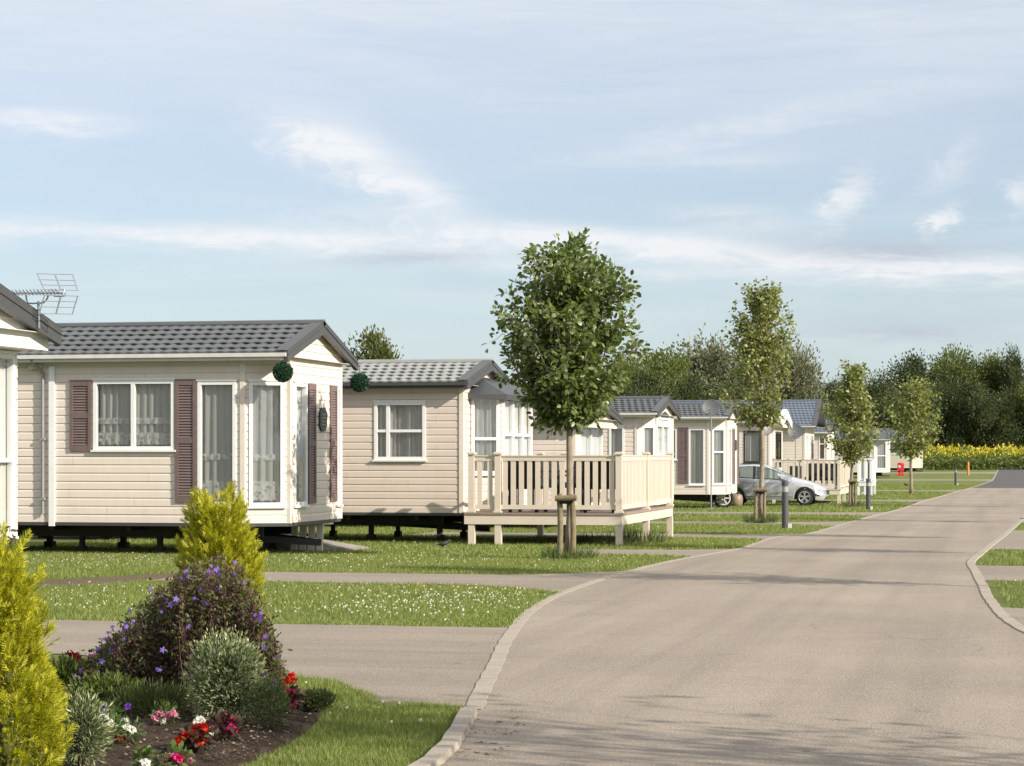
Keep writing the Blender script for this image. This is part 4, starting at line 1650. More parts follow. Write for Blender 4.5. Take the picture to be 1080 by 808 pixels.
# dark storage boxes behind the balusters of the far veranda
zd2 = zat(516, DV2) + .001
for i, (px, w, h, lab) in enumerate(((838, .55, .85, 'black garden chair at the left of the far veranda'), (866, 1.2, .95, 'black garden bench at the right of the far veranda'))):
    y = cv2.y + .8
    b_ = empty('garden_bench' if i else 'garden_chair', (xs_at(px, y), y, zd2), lab, 'garden bench' if i else 'garden chair')
    m_ = MB()
    m_.box(-w / 2, w / 2, -.25, .25, .36, .44)
    m_.build('seat', RATTAN, b_)
    m_ = MB()
    m_.box(-w / 2, w / 2, .251, .31, .30, h)
    m_.build('backrest', RATTAN, b_)
    for sx in (-1, 1):
        m_ = MB()
        m_.box(sx * (w / 2 - .04) - .03, sx * (w / 2 - .04) + .03, -.24, .24, .0, .359)
        m_.build('leg', RATTAN, b_)

# --------------------------------------------------------------- ramp and step beside the big caravan
pr = G(337, 581)
rs = empty('access_ramp', pr, 'grey paving ramp and low slab at the front of the shuttered caravan', 'ramp')
m_ = MB()
m_.add([(-.95, 0, 0), (.55, 0, 0), (.55, .9, 0), (-.95, .9, 0), (-.95, 0, .26), (.55, 0, .03), (.55, .9, .03), (-.95, .9, .26)],
       [(3, 2, 1, 0), (4, 5, 6, 7), (0, 1, 5, 4), (1, 2, 6, 5), (2, 3, 7, 6), (3, 0, 4, 7)])
m_.build('slab', simple('grey concrete slab', (.25, .235, .21), .9, .2, 5, .4), rs)
ps_ = world(323, 35.8)
st = empty('door_step', (ps_.x, ps_.y, g(ps_.y)), 'cream slatted plastic step unit under the front of the shuttered caravan', 'step')
m_ = MB()
m_.box(-.26, .26, .04, .6, .42, .47)
m_.build('tread', CREAM_TRIM, st)
for k in range(4):
    m_ = MB()
    x = -.21 + k * .14
    m_.add([(x - .05, 0, 0), (x + .05, 0, 0), (x + .05, .04, 0), (x - .05, .04, 0), (x - .05, .05, .419), (x + .05, .05, .419), (x + .05, .09, .419), (x - .05, .09, .419)],
           [(3, 2, 1, 0), (4, 5, 6, 7), (0, 1, 5, 4), (1, 2, 6, 5), (2, 3, 7, 6), (3, 0, 4, 7)])
    m_.build('slat', CREAM_TRIM, st)

# --------------------------------------------------------------- car
def car(px_nose, d, label):
    P = world(px_nose, d)
    sc_ = 1.0
    r = empty('parked_car', (P.x - 3.97, P.y, g(P.y)), label, 'car')
    PAINT = simple('silver car paint', (.50, .52, .545), .24, .03, 3, metal=.45, coat=.8)
    CGLASS = glass_mat('car glass', (.50, .60, .56), .10)
    xs_ = np.arange(0, 3.971, .03)
    ip = lambda pts: np.interp(xs_, [p[0] for p in pts], [p[1] for p in pts])

    def sm(a, k=3):
        for _ in range(k):
            b = a.copy()
            b[1:-1] = (a[:-2] + 2 * a[1:-1] + a[2:]) / 4
            a = b
        return a
    w = sm(ip([(0, .52), (.06, .70), (.25, .80), (.9, .845), (2.6, .855), (3.2, .835), (3.55, .77), (3.8, .62), (3.92, .46), (3.97, .30)]), 6)
    belt = sm(ip([(0, .82), (.1, .95), (.5, 1.02), (1.5, .965), (2.6, .915), (3.1, .86), (3.5, .76), (3.8, .66), (3.97, .50)]), 6)
    top = sm(ip([(0, .86), (.08, 1.02), (.22, 1.25), (.45, 1.39), (.9, 1.455), (1.4, 1.475), (1.85, 1.43), (2.2, 1.29), (2.75, 1.02), (2.95, .965), (3.3, .885), (3.6, .79), (3.85, .68), (3.97, .52)]), 5)
    wr = sm(ip([(0, .42), (.2, .52), (.6, .57), (1.4, .575), (1.9, .58), (2.3, .62), (2.75, .70), (3.2, .66), (3.6, .55), (3.97, .22)]), 5)
    bot = ip([(0, .42), (.12, .28), (.4, .24), (3.5, .20), (3.85, .22), (3.97, .34)])
    for xc in (.72, 3.20):
        arch = np.sqrt(np.maximum(0, .365 ** 2 - (xs_ - xc) ** 2)) + .30
        inside = np.abs(xs_ - xc) < .365
        bot = np.where(inside, np.maximum(bot, arch), bot)
    belt = np.minimum(belt, top - .02)
    rows_ = []
    for i, x in enumerate(xs_):
        b_, B, T = bot[i], belt[i], top[i]
        m1 = max(b_ + .02, .50)
        zroof = max(T - .07, B + .005)
        pts_ = [(w[i] - .05, b_), (w[i] - .005, max(b_ + .01, .34)), (w[i] + .012, max(b_ + .02, .56)), (w[i] - .004, max(b_ + .03, B - .16)), (w[i] - .02, max(b_ + .04, B - .05)), (w[i] - .055, max(b_ + .05, B)),
                (wr[i] * .6 + (w[i] - .055) * .4, B + (zroof - B) * .55), (wr[i] + .01, zroof), (wr[i] - .09, T - .022), (wr[i] * .5, T - .006), (0, T)]
        rows_.append([(x, -a, c) for a, c in pts_] + [(x, a, c) for a, c in reversed(pts_[:-1])])
    Pm = np.array(rows_)
    npf = Pm.shape[1]
    tags = {}
    for i in range(len(xs_) - 1):
        xm = (xs_[i] + xs_[i + 1]) / 2
        for j in range(npf - 1):
            jj = j if j < npf // 2 else npf - 2 - j
            kind = 'body'
            if jj in (5, 6):
                if .50 < xm < 1.36:
                    kind = ('rear_side_window', j > npf // 2)
                elif 1.44 < xm < 2.46 - (.25 if jj == 6 else 0):
                    kind = ('front_side_window', j > npf // 2)
            if jj >= 7 and 2.02 < xm < 2.72:
                kind = 'windscreen'
            if jj >= 7 and .1 < xm < .33:
                kind = 'rear_window'
            tags.setdefault(kind, []).append((i, j))
    body = None
    for kind, fl in tags.items():
        vs, fs = [], []
        idx = {}
        for i, j in fl:
            f = []
            for a, b_ in ((i, j), (i, j + 1), (i + 1, j + 1), (i + 1, j)):
                if (a, b_) not in idx:
                    idx[(a, b_)] = len(vs)
                    vs.append(tuple(Pm[a, b_]))
                f.append(idx[(a, b_)])
            fs.append(tuple(f))
        m_ = MB()
        m_.add(vs, fs)
        nm = kind if isinstance(kind, str) else 'side_window'
        if nm == 'body':
            n0 = [tuple(Pm[0, j]) for j in range(npf)]
            m_.add(n0, [tuple(range(npf))])
            n1 = [tuple(Pm[-1, j]) for j in range(npf)]
            m_.add(n1, [tuple(reversed(range(npf)))])
        m_.build(nm, PAINT if nm == 'body' else CGLASS, r, smooth=True)
    # black window surrounds, seams, sill
    m_ = MB()
    def side_pt(x, z, off=.006):
        i = int(round(x / .03))
        prof = [(-Pm[i, j, 1], Pm[i, j, 2]) for j in range(11)]
        zz = [p[1] for p in prof]
        return (x, -(np.interp(z, zz, [p[0] for p in prof]) + off), z)
    def strip(pts, wdt, mat, nm, up=(0, -1, 0)):
        k = MB()
        for a, b_ in zip(pts[:-1], pts[1:]):
            k.bar(a, b_, wdt, .012, up=up)
        return k.build(nm, mat, r)
    SEAM = simple('black trim', (.02, .02, .022), .5)
    strip([side_pt(x, np.interp(x, xs_, belt) + .004, .004) for x in np.arange(.48, 2.55, .09)], .028, SEAM, 'window_seal')
    strip([side_pt(x, np.interp(x, xs_, top) - .078, .004) for x in np.arange(.48, 2.46, .09)], .022, SEAM, 'window_seal')
    strip([side_pt(1.40, z, .003) for z in (.95, 1.1, 1.25, 1.38)], .09, SEAM, 'door_pillar')
    for xx, z0 in ((1.40, .30), (2.42, .30)):
        strip([side_pt(xx, z, .0) for z in np.linspace(z0, .93, 7)], .010, SEAM, 'door_seam')
    strip([side_pt(x, .37, .004) for x in np.arange(1.12, 2.80, .15)], .045, PAINT, 'sill_moulding')
    strip([side_pt(x, .80 + .02 * (2 - x), .001) for x in np.arange(.9, 2.85, .15)], .012, simple('shadow crease', (.22, .23, .25), .4, metal=.4), 'crease_shade')  # darker strip along the doors, drawn as the shade of a crease
    for xx in (1.62, 0.95):
        strip([side_pt(xx, .86, .015), side_pt(xx + .18, .86, .015)], .03, PAINT, 'door_handle')
    # mirror
    m_ = MB()
    m_.lathe([(.0, -.09), (.06, -.08), (.085, -.02), (.08, .05), (.04, .085), (0, .09)], 12)
    mm = m_.build('mirror', PAINT, r, smooth=True)
    mm.location = (2.36, -.95, 1.0)
    mm.scale = (.75, 1.25, .85)
    m_ = MB()
    m_.bar((2.38, -.80, .96), (2.37, -.92, .97), .05, .04)
    m_.build('mirror_arm', SEAM, r)
    # lamps, grille, fog lamp
    for s in (-1, 1):
        m_ = MB()
        pts_ = []
        for x, z0, z1 in ((3.22, .80, .83), (3.36, .70, .80), (3.52, .64, .76), (3.68, .60, .70), (3.76, .60, .65)):
            i = int(round(x / .03))
            for z in (z0, z1):
                p = side_pt(x, z, .006)
                pts_.append((p[0], p[1] * -s, p[2]))
        m_.add(pts_, [(0, 2, 3, 1), (2, 4, 5, 3), (4, 6, 7, 5), (6, 8, 9, 7)])
        m_.build('headlight', simple('headlamp lens', (.62, .65, .68), .1, .1, 12, coat=1.0), r)
        m_ = MB()
        pts_ = []
        for x, z0, z1 in ((3.44, .37, .41), (3.58, .34, .43), (3.72, .34, .42)):
            for z in (z0, z1):
                p = side_pt(x, z, .007)
                pts_.append((p[0], p[1] * -s, p[2]))
        m_.add(pts_, [(0, 2, 3, 1), (2, 4, 5, 3)])
        m_.build('fog_lamp', SEAM, r)
    m_ = MB()
    m_.box(3.90, 3.985, -.34, .34, .40, .55)
    m_.build('grille', SEAM, r)
    m_ = MB()
    m_.box(.3, 3.6, -.62, .62, .22, .45)
    m_.build('underbody', SEAM, r)
    # arch liners
    for xc in (.72, 3.20):
        for s in (-1, 1):
            m_ = MB()
            n = 20
            v = []
            for k in range(n + 1):
                a = math.pi * k / n
                v += [(xc + .364 * math.cos(a), s * .83, .30 + .364 * math.sin(a)), (xc + .364 * math.cos(a), s * .5, .30 + .364 * math.sin(a)),
                      (xc + .335 * math.cos(a), s * .838, .30 + .335 * math.sin(a)), (xc + .378 * math.cos(a), s * (np.interp(xc, xs_, w) + .004), .30 + .378 * math.sin(a))]
            f = []
            for k in range(n):
                a, b_ = 4 * k, 4 * k + 4
                f += [(a, a + 1, b_ + 1, b_), (a + 2, a, b_, b_ + 2)]
            m_.add(v, f)
            m_.build('wheel_arch', SEAM, r)
    ALLOY = simple('alloy wheel', (.55, .56, .57), .3, .05, metal=.7)
    for xc in (.72, 3.20):
        for s in (-1, 1):
            wl = bpy.data.objects.new('wheel', None)
            COL.objects.link(wl)
            wl.parent = r
            wl.location = (xc, s * .745, .305)
            wl.rotation_euler = (math.pi / 2 if s < 0 else -math.pi / 2, 0, 0)
            m_ = MB()
            m_.lathe([(.205, -.09), (.27, -.10), (.30, -.07), (.305, 0), (.30, .07), (.27, .10), (.205, .09)], 32)
            m_.build('tyre', RUBBER, wl, smooth=True)
            m_ = MB()
            m_.lathe([(.21, -.09), (.19, -.08), (.19, .07), (.212, .095), (.20, .098), (.185, .08)], 32)
            for k in range(5):
                a = 2 * math.pi * k / 5 + .3
                for da in (-.16, .16):
                    m_.bar((.04 * math.cos(a), .04 * math.sin(a), .075), (.19 * math.cos(a + da), .19 * math.sin(a + da), .08), .035, .02)
            m_.lathe([(0, .09), (.05, .088), (.055, .06)], 16)
            m_.build('rim', ALLOY, wl)
            m_ = MB()
            m_.lathe([(0, .03), (.19, .03)], 24)
            m_.build('brake', SEAM, wl)
    # seats and wheel seen through the glass
    for x in (1.55, .75):
        for s in (-.36, .36):
            m_ = MB()
            m_.box(x - .10, x + .05, s - .22, s + .22, .5, 1.02)
            m_.box(x - .10, x + .0, s - .12, s + .12, 1.05, 1.24)
            m_.box(x, x + .48, s - .22, s + .22, .45, .58)
            m_.build('seat', CUSHION, r)
    m_ = MB()
    m_.box(.35, 3.0, -.74, .74, .451, .47)
    m_.build('cabin_floor', SEAM, r)
    m_ = MB()
    m_.box(2.35, 2.75, -.66, .66, .6, .93)
    m_.build('dashboard', SEAM, r)
    m_ = MB()
    m_.tube([(1.62, 0, 1.45), (1.40, 0, 1.60)], .006, 6)
    m_.build('radio_aerial', SEAM, r)
    return r


car0 = car(873.5, 81.5, 'silver hatchback parked between caravans, nose to the road')

# caravan ornament wheel and barrels at the front of the fifth caravan
O5 = Vector(c5.location)
wpos = on_x(763, O5.x - .25)
wh = empty('spare_wheel', (wpos[0], wpos[1], g(wpos[1])), 'white spoked road wheel under the front of the caravan beside the car', 'wheel')
m_ = MB()
m_.tube([(.30 * math.cos(a), 0, .33 + .30 * math.sin(a)) for a in np.linspace(0, 2 * math.pi, 25)], .05, 8, caps=False)
m_.build('tyre', RUBBER, wh)
m_ = MB()
m_.tube([(.23 * math.cos(a), -.01, .33 + .23 * math.sin(a)) for a in np.linspace(0, 2 * math.pi, 25)], .03, 6, caps=False)
for k in range(6):
    a = k * math.pi / 3
    m_.bar((.03 * math.cos(a), -.02, .33 + .03 * math.sin(a)), (.22 * math.cos(a), -.02, .33 + .22 * math.sin(a)), .05, .03, up=(0, 1, 0))
m_.build('rim', UPVC, wh)
tp = on_x(776, O5.x - .1)
tb = empty('water_barrel', (tp[0], tp[1], g(tp[1])), 'tan round barrel lying under the corner of the caravan beside the car', 'barrel')
m_ = MB()
m_.lathe([(0, 0), (.20, 0), (.24, .12), (.25, .22), (.24, .33), (.20, .42), (.0, .44)], 16)
m_.build('drum', simple('tan plastic', (.22, .16, .10), .5), tb, smooth=True)
m_ = MB()
m_.tube([(.1, 0, .44), (.1, 0, .48), (-.1, 0, .48), (-.1, 0, .44)], .012, 6)
m_.build('handle', RUBBER, tb)

# --------------------------------------------------------------- satellite dishes, aerial, topiary balls
DISH = simple('grey dish', (.085, .088, .092), .5, .1)


def dish(px, py, d, rad, foot_py, label, aim=-90):
    p = world(px, d)
    zc = zat(py, d)
    gz = g(p.y)
    r = empty('satellite_dish', (p.x, p.y, gz), label, 'satellite dish', 'satellite dishes among the caravans')
    m_ = MB()
    n = 24
    prof = [(rad * k / 6, .16 * rad * (k / 6) ** 2) for k in range(7)]
    m_.lathe(prof, n)
    m_.lathe([(rad, .16 * rad), (rad, .16 * rad - .015), (rad * .6, .16 * rad * .36 - .02), (0, -.02)], n)
    m_.M = None
    o = m_.build('reflector', DISH, r, smooth=True)
    o.location = (0, -.07, zc - gz)
    o.rotation_euler = (math.radians(74), 0, math.radians(aim + 90 + 12))
    m_ = MB()
    m_.tube([(0, 0, foot_py), (0, 0, zc - gz)], .022, 8)
    m_.build('pole', STEEL, r)
    m_ = MB()
    m_.tube([(0, -.08, zc - gz - rad * .8), (0, -.45, zc - gz - rad * .2)], .012, 6)
    m_.tube([(0, -.42, zc - gz - rad * .25), (0, -.5, zc - gz - rad * .1)], .03, 8)
    m_.build('receiver_arm', STEEL, r)
    return r


dish(750, 430, 73.5, .27, 0.0, 'grey satellite dish on a tall pole in front of the fifth caravan roof')
dish(839, 455, 100, .33, 0.0, 'grey satellite dish between the white gable and the steep roofed lodge')
dish(806, 450.5, 87.5, .30, 0.0, 'dark satellite dish behind the trunk of the second tree', aim=-60)

# television aerial on the nearest caravan
da = 25.6
pa = world(41, da)
zb = zat(309, da)
ae = empty('tv_aerial', (pa.x, pa.y, zat(345, da)), 'grid reflector television aerial above the roof at the left edge', 'tv aerial')
sc0 = da / F


def ap_(px, py, dy=0.0):
    """aerial-local point: columns across, rows up."""
    return ((px - 41) * sc0, dy, (345 - py) * sc0)


m_ = MB()
m_.tube([ap_(41, 346), ap_(40.5, 318)], .016, 8)
m_.tube([ap_(26.5, 311), ap_(27, 316), ap_(29, 319.5), ap_(34, 320), ap_(46, 319.5), ap_(50, 316), ap_(52, 311)], .010, 6)
m_.build('mast', ALU, ae)
m_ = MB()
m_.tube([ap_(-34, 308.5), ap_(68, 309.5)], .011, 6)
m_.build('boom', ALU, ae)
m_ = MB()
for k in range(24):
    px = -32 + k * 4.1
    s = .10
    a = ap_(px, 308.7)
    m_.tube([(a[0] - .02, -s, a[2] - .02), (a[0], 0, a[2]), (a[0] - .02, s, a[2] + .03)], .005, 5)
    m_.tube([(a[0] + .015, -s, a[2] + .03), (a[0], 0, a[2]), (a[0] + .015, s, a[2] - .02)], .005, 5)
m_.tube([ap_(58, 306), ap_(70, 306), ap_(71, 309.5), ap_(70, 313), ap_(58, 313)], .007, 6)
m_.build('director_elements', ALU, ae)
for s, rows_ in ((1, ((289.7, 44.5, 74), (296, 47, 76.5), (301.5, 50, 78), (306.5, 52, 80))), (-1, ((312.5, 52.5, 80), (318.5, 50.5, 78), (324.5, 49, 76), (331.5, 47, 74)))):
    m_ = MB()
    w = .30
    for (py, xa_, xb_) in rows_:
        a, b = ap_(xa_, py, -w / 2), ap_(xb_, py - .7, w / 2)
        m_.tube([a, b], .006, 6)
    for f in (0.03, .5, .97):
        p = [ap_(xa_ + (xb_ - xa_) * f, py - .7 * f, -w / 2 + w * f) for py, xa_, xb_ in rows_]
        m_.tube(p, .006 if f != .5 else .009, 6)
    m_.build('reflector_grid', ALU, ae)

BALL = leafy('topiary green', (0.010, 0.045, 0.022), (0.03, 0.10, 0.05), .15, .5)


def topiary(px, py, d, rad, label):
    p = world(px, d)
    r = empty('topiary_ball', (p.x, p.y, zat(py, d)), label, 'topiary ball', 'green topiary balls hanging from the eaves')
    n = 1500
    v = RNG.normal(size=(n, 3))
    v /= np.linalg.norm(v, axis=1)[:, None]
    c = v * rad * RNG.uniform(.88, 1.0, n)[:, None]
    L = leaf_quads(c, v + RNG.normal(0, .55, (n, 3)), .030, .018, 1)
    m_ = MB()
    m_.addarr(L, 4, [(0, 1, 2), (0, 2, 3)])
    m_.build('foliage', BALL, r)
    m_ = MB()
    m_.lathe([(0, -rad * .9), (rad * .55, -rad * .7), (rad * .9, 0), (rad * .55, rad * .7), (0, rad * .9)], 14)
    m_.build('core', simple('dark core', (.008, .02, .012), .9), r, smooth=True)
    m_ = MB()
    m_.tube([(0, 0, rad * .9), (0, 0, rad + .12)], .012, 5)
    m_.build('chain', STEEL, r)
    return r


def leaf_quads(c, d, length, width, fold=0.3, rng=RNG, lvar=.35):
    """Pointed leaves: base at c, growing along d. Returns (N,4,3): base, left, tip, right."""
    n = len(c)
    d = d / (np.linalg.norm(d, axis=1)[:, None] + 1e-9)
    r = rng.normal(size=(n, 3))
    s = np.cross(d, r)
    s /= np.linalg.norm(s, axis=1)[:, None] + 1e-9
    u = np.cross(s, d)
    l = length * rng.uniform(1 - lvar, 1 + lvar, n)[:, None]
    w = width * rng.uniform(1 - lvar, 1 + lvar, n)[:, None]
    mid = c + d * l * .48
    return np.stack([c, mid - s * w / 2 + u * w * fold * .5, c + d * l, mid + s * w / 2 + u * w * fold * .5], 1)


topiary(298.3, 392.5, 33.6, 9.6 * 33.6 / F, 'green topiary ball hanging at the near corner of the shuttered caravan eaves')
topiary(379.3, 403.5, 37.3, 9.2 * 37.3 / F, 'green topiary ball hanging from the far eaves corner, in front of the pinkish wall')

# --------------------------------------------------------------- bollards, marker post, fire point, bird
BOLL = simple('dark grey bollard', (.055, .058, .068), .5, .12)


def bollard(px, py, label, mat=BOLL, h=1.02, rad=.075, name='bollard', cat='bollard', group='lamp bollards along the road edge', band=True):
    p = G(px, py)
    r = empty(name, p, label, cat, group)
    m_ = MB()
    m_.lathe([(rad * 1.5, -.02), (rad * 1.5, .015), (rad, .02), (rad, h * .76)], 20)
    m_.build('shaft', mat, r, smooth=False)
    if band:
        m_ = MB()
        m_.lathe([(rad * .93, h * .76), (rad * .93, h * .875)], 20)
        m_.build('lens', simple('bollard lens', (.30, .29, .27), .35, .1), r)
        m_ = MB()
        m_.lathe([(rad * .8, h * .875), (rad * 1.02, h * .876), (rad * 1.02, h * .975), (rad * .8, h), (0, h)], 20)
        m_.build('cap', mat, r)
        m_ = MB()
        m_.box(rad * .9, rad * 1.9, -.07, .02, 0, .12)
        m_.build('cable_box', simple('white box', (.6, .6, .58), .5), r)
    else:
        m_ = MB()
        m_.lathe([(rad, h * .76), (rad, h * .93), (rad * .6, h), (0, h)], 16)
        m_.build('cap', mat, r)
    return r


bollard(828, 558, 'dark grey bollard with a pale lens band, nearest, in front of the silver car', h=1.09)
bollard(915.8, 538, 'dark grey bollard beside the small white veranda and the third tree')
bollard(1008, 512, 'dark grey bollard at the far bend of the road, left of the orange post')
bollard(1021.2, 501, 'orange marker post on the grass near the yellow field', simple('orange post', (.60, .22, .05), .6, .15), h=1.03, rad=.085, name='marker_post', cat='marker post', group=None, band=False)

pf = G(950, 502)
fp = empty('fire_point', pf, 'red fire point stand on the grass in front of the far pale caravan', 'fire point')
RED = simple('red plastic', (.62, .03, .04), .45, .08)
m_ = MB()
m_.box(-.24, .24, -.2, .2, .42, .95)
m_.lathe([(.24, .0), (.20, .07), (0, .09)], 14, (0, 0, .95))
m_.build('cabinet', RED, fp)
m_ = MB()
m_.box(-.26, .26, -.22, .22, .0, .14)
m_.build('base', RED, fp)
m_ = MB()
m_.box(-.20, .0, -.1, .1, .141, .419)
m_.box(.06, .20, -.1, .1, .141, .419)
m_.build('stand', RED, fp)
m_ = MB()
m_.lathe([(0, 0), (.10, 0), (.10, .012)], 14)
eo = m_.build('emblem', UPVC, fp)
eo.location = (-.06, -.203, .74)
eo.rotation_euler = (math.pi / 2, 0, 0)


def skin_body(name, chain, mat, parent=None, sub=2):
    """One continuous surface grown round joints: chain = (verts, edges, radii)."""
    vs, es, rs = chain
    me = bpy.data.meshes.new(name)
    me.from_pydata(vs, es, [])
    o = bpy.data.objects.new(name, me)
    COL.objects.link(o)
    o.modifiers.new('skin', 'SKIN')
    ss = o.modifiers.new('sub', 'SUBSURF')
    ss.levels = sub
    ss.render_levels = sub
    sk = me.skin_vertices[0].data if me.skin_vertices else None
    if sk is None:
        return o
    for i, r in enumerate(rs):
        sk[i].radius = (r, r)
    sk[0].use_root = True
    me.materials.append(mat)
    if parent:
        o.parent = parent
    return o


def bird(px, py, label, group=None, s=1.0, rz=0.0):
    p = G(px, py)
    r = empty('blackbird', p, label, 'bird', group, rz)
    m_ = MB()
    # body lofted from tail to beak (x forward)
    st_ = [(-.13, .075, .006), (-.09, .078, .014), (-.06, .085, .028), (-.02, .085, .040), (.02, .092, .042), (.055, .112, .034), (.075, .130, .024), (.095, .142, .026), (.115, .142, .018), (.125, .138, .006), (.145, .134, .002)]
    P = []
    for x, z, rr in st_:
        P.append([(x * s, rr * math.cos(a) * s, (z + rr * math.sin(a)) * s) for a in np.linspace(0, 2 * np.pi, 11)])
    m_.grid(np.array(P))
    BK = simple('black plumage', (.012, .012, .013), .6, .3, 40)
    m_.build('body', BK, r, smooth=True)
    for sy in (-.015, .015):
        m_ = MB()
        m_.tube([(.0, sy * s, .05 * s), (.01 * s, sy * s, .02 * s), (0, sy * s, 0.0)], .003 * s, 5)
        m_.tube([(-.01, sy * s, .004), (.02 * s, sy * s, .004)], .003 * s, 5)
        m_.build('leg', BK, r)
    m_ = MB()
    m_.add([(-.12 * s, -.008, .078 * s), (-.12 * s, .008, .078 * s), (-.20 * s, .018 * s, .058 * s), (-.20 * s, -.018 * s, .058 * s), (-.12 * s, 0, .070 * s), (-.20 * s, 0, .052 * s)], [(0, 1, 2, 3), (1, 4, 5, 2), (4, 0, 3, 5)])
    m_.build('tail', BK, r)
    return r


bird(468, 579, 'small dark bird standing on the lawn left of the veranda', 'blackbirds on the grass', .95, .5)
bird(955.5, 513.5, 'tiny dark bird on the far lawn left of the fourth tree', 'blackbirds on the grass', 1.4, 2.4)

# --------------------------------------------------------------- young trees with stakes
LEAF1 = leafy('alder leaves', (0.055, 0.086, 0.019), (0.135, 0.178, 0.044), .38, .36, (0.26, 0.29, 0.14), spec=.7)
LEAF2 = leafy('variegated leaves', (0.092, 0.122, 0.027), (0.215, 0.240, 0.066), .38, .45, (0.42, 0.41, 0.19))


def young_tree(px, py, top_py, crown, d_leaf, nb, per, mat, label, leaf=(.085, .055), trunk_r=.055, seed=1, lean=0.0):
    """crown: list of (fraction of tree height, radius in metres)."""
    rng = np.random.default_rng(seed)
    p = G(px, py)
    d = depth(p.x, p.y)
    H = (py - top_py) * d / F
    root = empty('young_tree', p, label, 'tree', 'young street trees along the road')
    ch = np.array(crown)
    h0, h1 = ch[0, 0] * H, ch[-1, 0] * H
    m_ = MB()
    zz = np.linspace(0, H * .93, 14)
    wob = np.cumsum(rng.normal(0, .012, 14)) + lean * zz
    wob2 = np.cumsum(rng.normal(0, .012, 14))
    wob -= wob[0]
    wob2 -= wob2[0]
    trunk = [(a, b, c) for a, b, c in zip(wob, wob2, zz)]
    m_.tube(trunk, [trunk_r * (1.25 if i == 0 else 1) * (1 - .9 * (z / H) ** 1.2) for i, z in enumerate(zz)], 9)
    m_.build('trunk', BARK, root, smooth=True)
    bm_ = MB()
    cs, ds = [], []
    for b in range(nb):
        f = rng.uniform(0.02, .98) if b > 6 else b / 7
        zt_ = h0 + (h1 - h0) * f
        R = np.interp(zt_ / H, ch[:, 0], ch[:, 1]) * (rng.uniform(.66, 1.06) if b % 2 else rng.uniform(.2, .8))
        a = b * 2.39996 + rng.normal(0, .3)
        zs_ = max(h0 * .93, zt_ - R * rng.uniform(.6, 1.1))
        zs_ = min(zs_, H * .9)
        base = np.array([np.interp(zs_, zz, wob), np.interp(zs_, zz, wob2), zs_])
        end = np.array([R * math.cos(a) + np.interp(zt_, zz, wob), R * math.sin(a) + np.interp(zt_, zz, wob2), zt_ + rng.normal(0, .06)])
        if b < 6:
            end[2] = h0 + (h1 - h0) * rng.uniform(.86, 1.0)
            end[:2] *= .5
        mid = (base + end) / 2 + np.array([0, 0, -.10 * R]) + rng.normal(0, .04, 3)
        tt_ = np.linspace(0, 1, 7)[:, None]
        cur = (1 - tt_) ** 2 * base + 2 * tt_ * (1 - tt_) * mid + tt_ ** 2 * end
        bm_.tube([tuple(x) for x in cur], list(np.linspace(.016, .004, 7)), 5, caps=False)
        # side twigs, each carrying a cluster of leaves
        nt_ = 6
        for j in range(nt_):
            t = 1.0 if j == 0 else rng.uniform(.28, 1.0)
            q_ = (1 - t) ** 2 * base + 2 * t * (1 - t) * mid + t * t * end
            ov = np.array([math.cos(a), math.sin(a), .55]) * (1 if j == 0 else .35) + rng.normal(0, .62, 3) + np.array([0, 0, .25])
            ov /= np.linalg.norm(ov)
            tl = d_leaf * rng.uniform(1.0, 2.3)
            tip = q_ + ov * tl
            bm_.tube([tuple(q_), tuple(q_ + ov * tl * .6 + rng.normal(0, .012, 3)), tuple(tip)], [.005, .0035, .002], 3, caps=False)
            for i in range(int(per / nt_ * rng.uniform(.6, 1.4))):
                f = rng.uniform(.05, 1.08)
                off = rng.normal(0, d_leaf * .30, 3)
                cs.append(q_ + ov * tl * f + off)
                dv = off / (np.linalg.norm(off) + 1e-6) + ov * .5 + np.array([rng.normal(0, .4), rng.normal(0, .4), rng.normal(-.1, .4)])
                ds.append(dv)
    bm_.build('branches', BARK, root, smooth=True)
    cs, ds = np.array(cs), np.array(ds)
    L = leaf6(cs, ds, leaf[0], leaf[1], rng)
    m_ = MB()
    m_.addarr(L, 6, [(0, 1, 5), (1, 2, 4, 5), (2, 3, 4)])
    m_.build('crown', mat, root)
    return root, p, d


def leaf6(c, d, length, width, rng):
    """Rounded leaves with a folded, drooping blade: six corners."""
    n = len(c)
    d = d / (np.linalg.norm(d, axis=1)[:, None] + 1e-9)
    r = rng.normal(size=(n, 3)) + np.array([0, 0, 1.2])
    s = np.cross(d, r)
    s /= np.linalg.norm(s, axis=1)[:, None] + 1e-9
    u = np.cross(s, d)
    l = length * rng.uniform(.65, 1.3, n)[:, None]
    w = width * rng.uniform(.7, 1.25, n)[:, None]
    cur = rng.uniform(-.28, .12, n)[:, None] * l
    a1 = c + d * l * .30
    a2 = c + d * l * .68 + u * cur * .45
    tip = c + d * l + u * cur
    return np.stack([c, a1 - s * w * .46 + u * w * .10, a2 - s * w * .44 + u * w * .08, tip, a2 + s * w * .44 + u * w * .08, a1 + s * w * .46 + u * w * .10], 1)


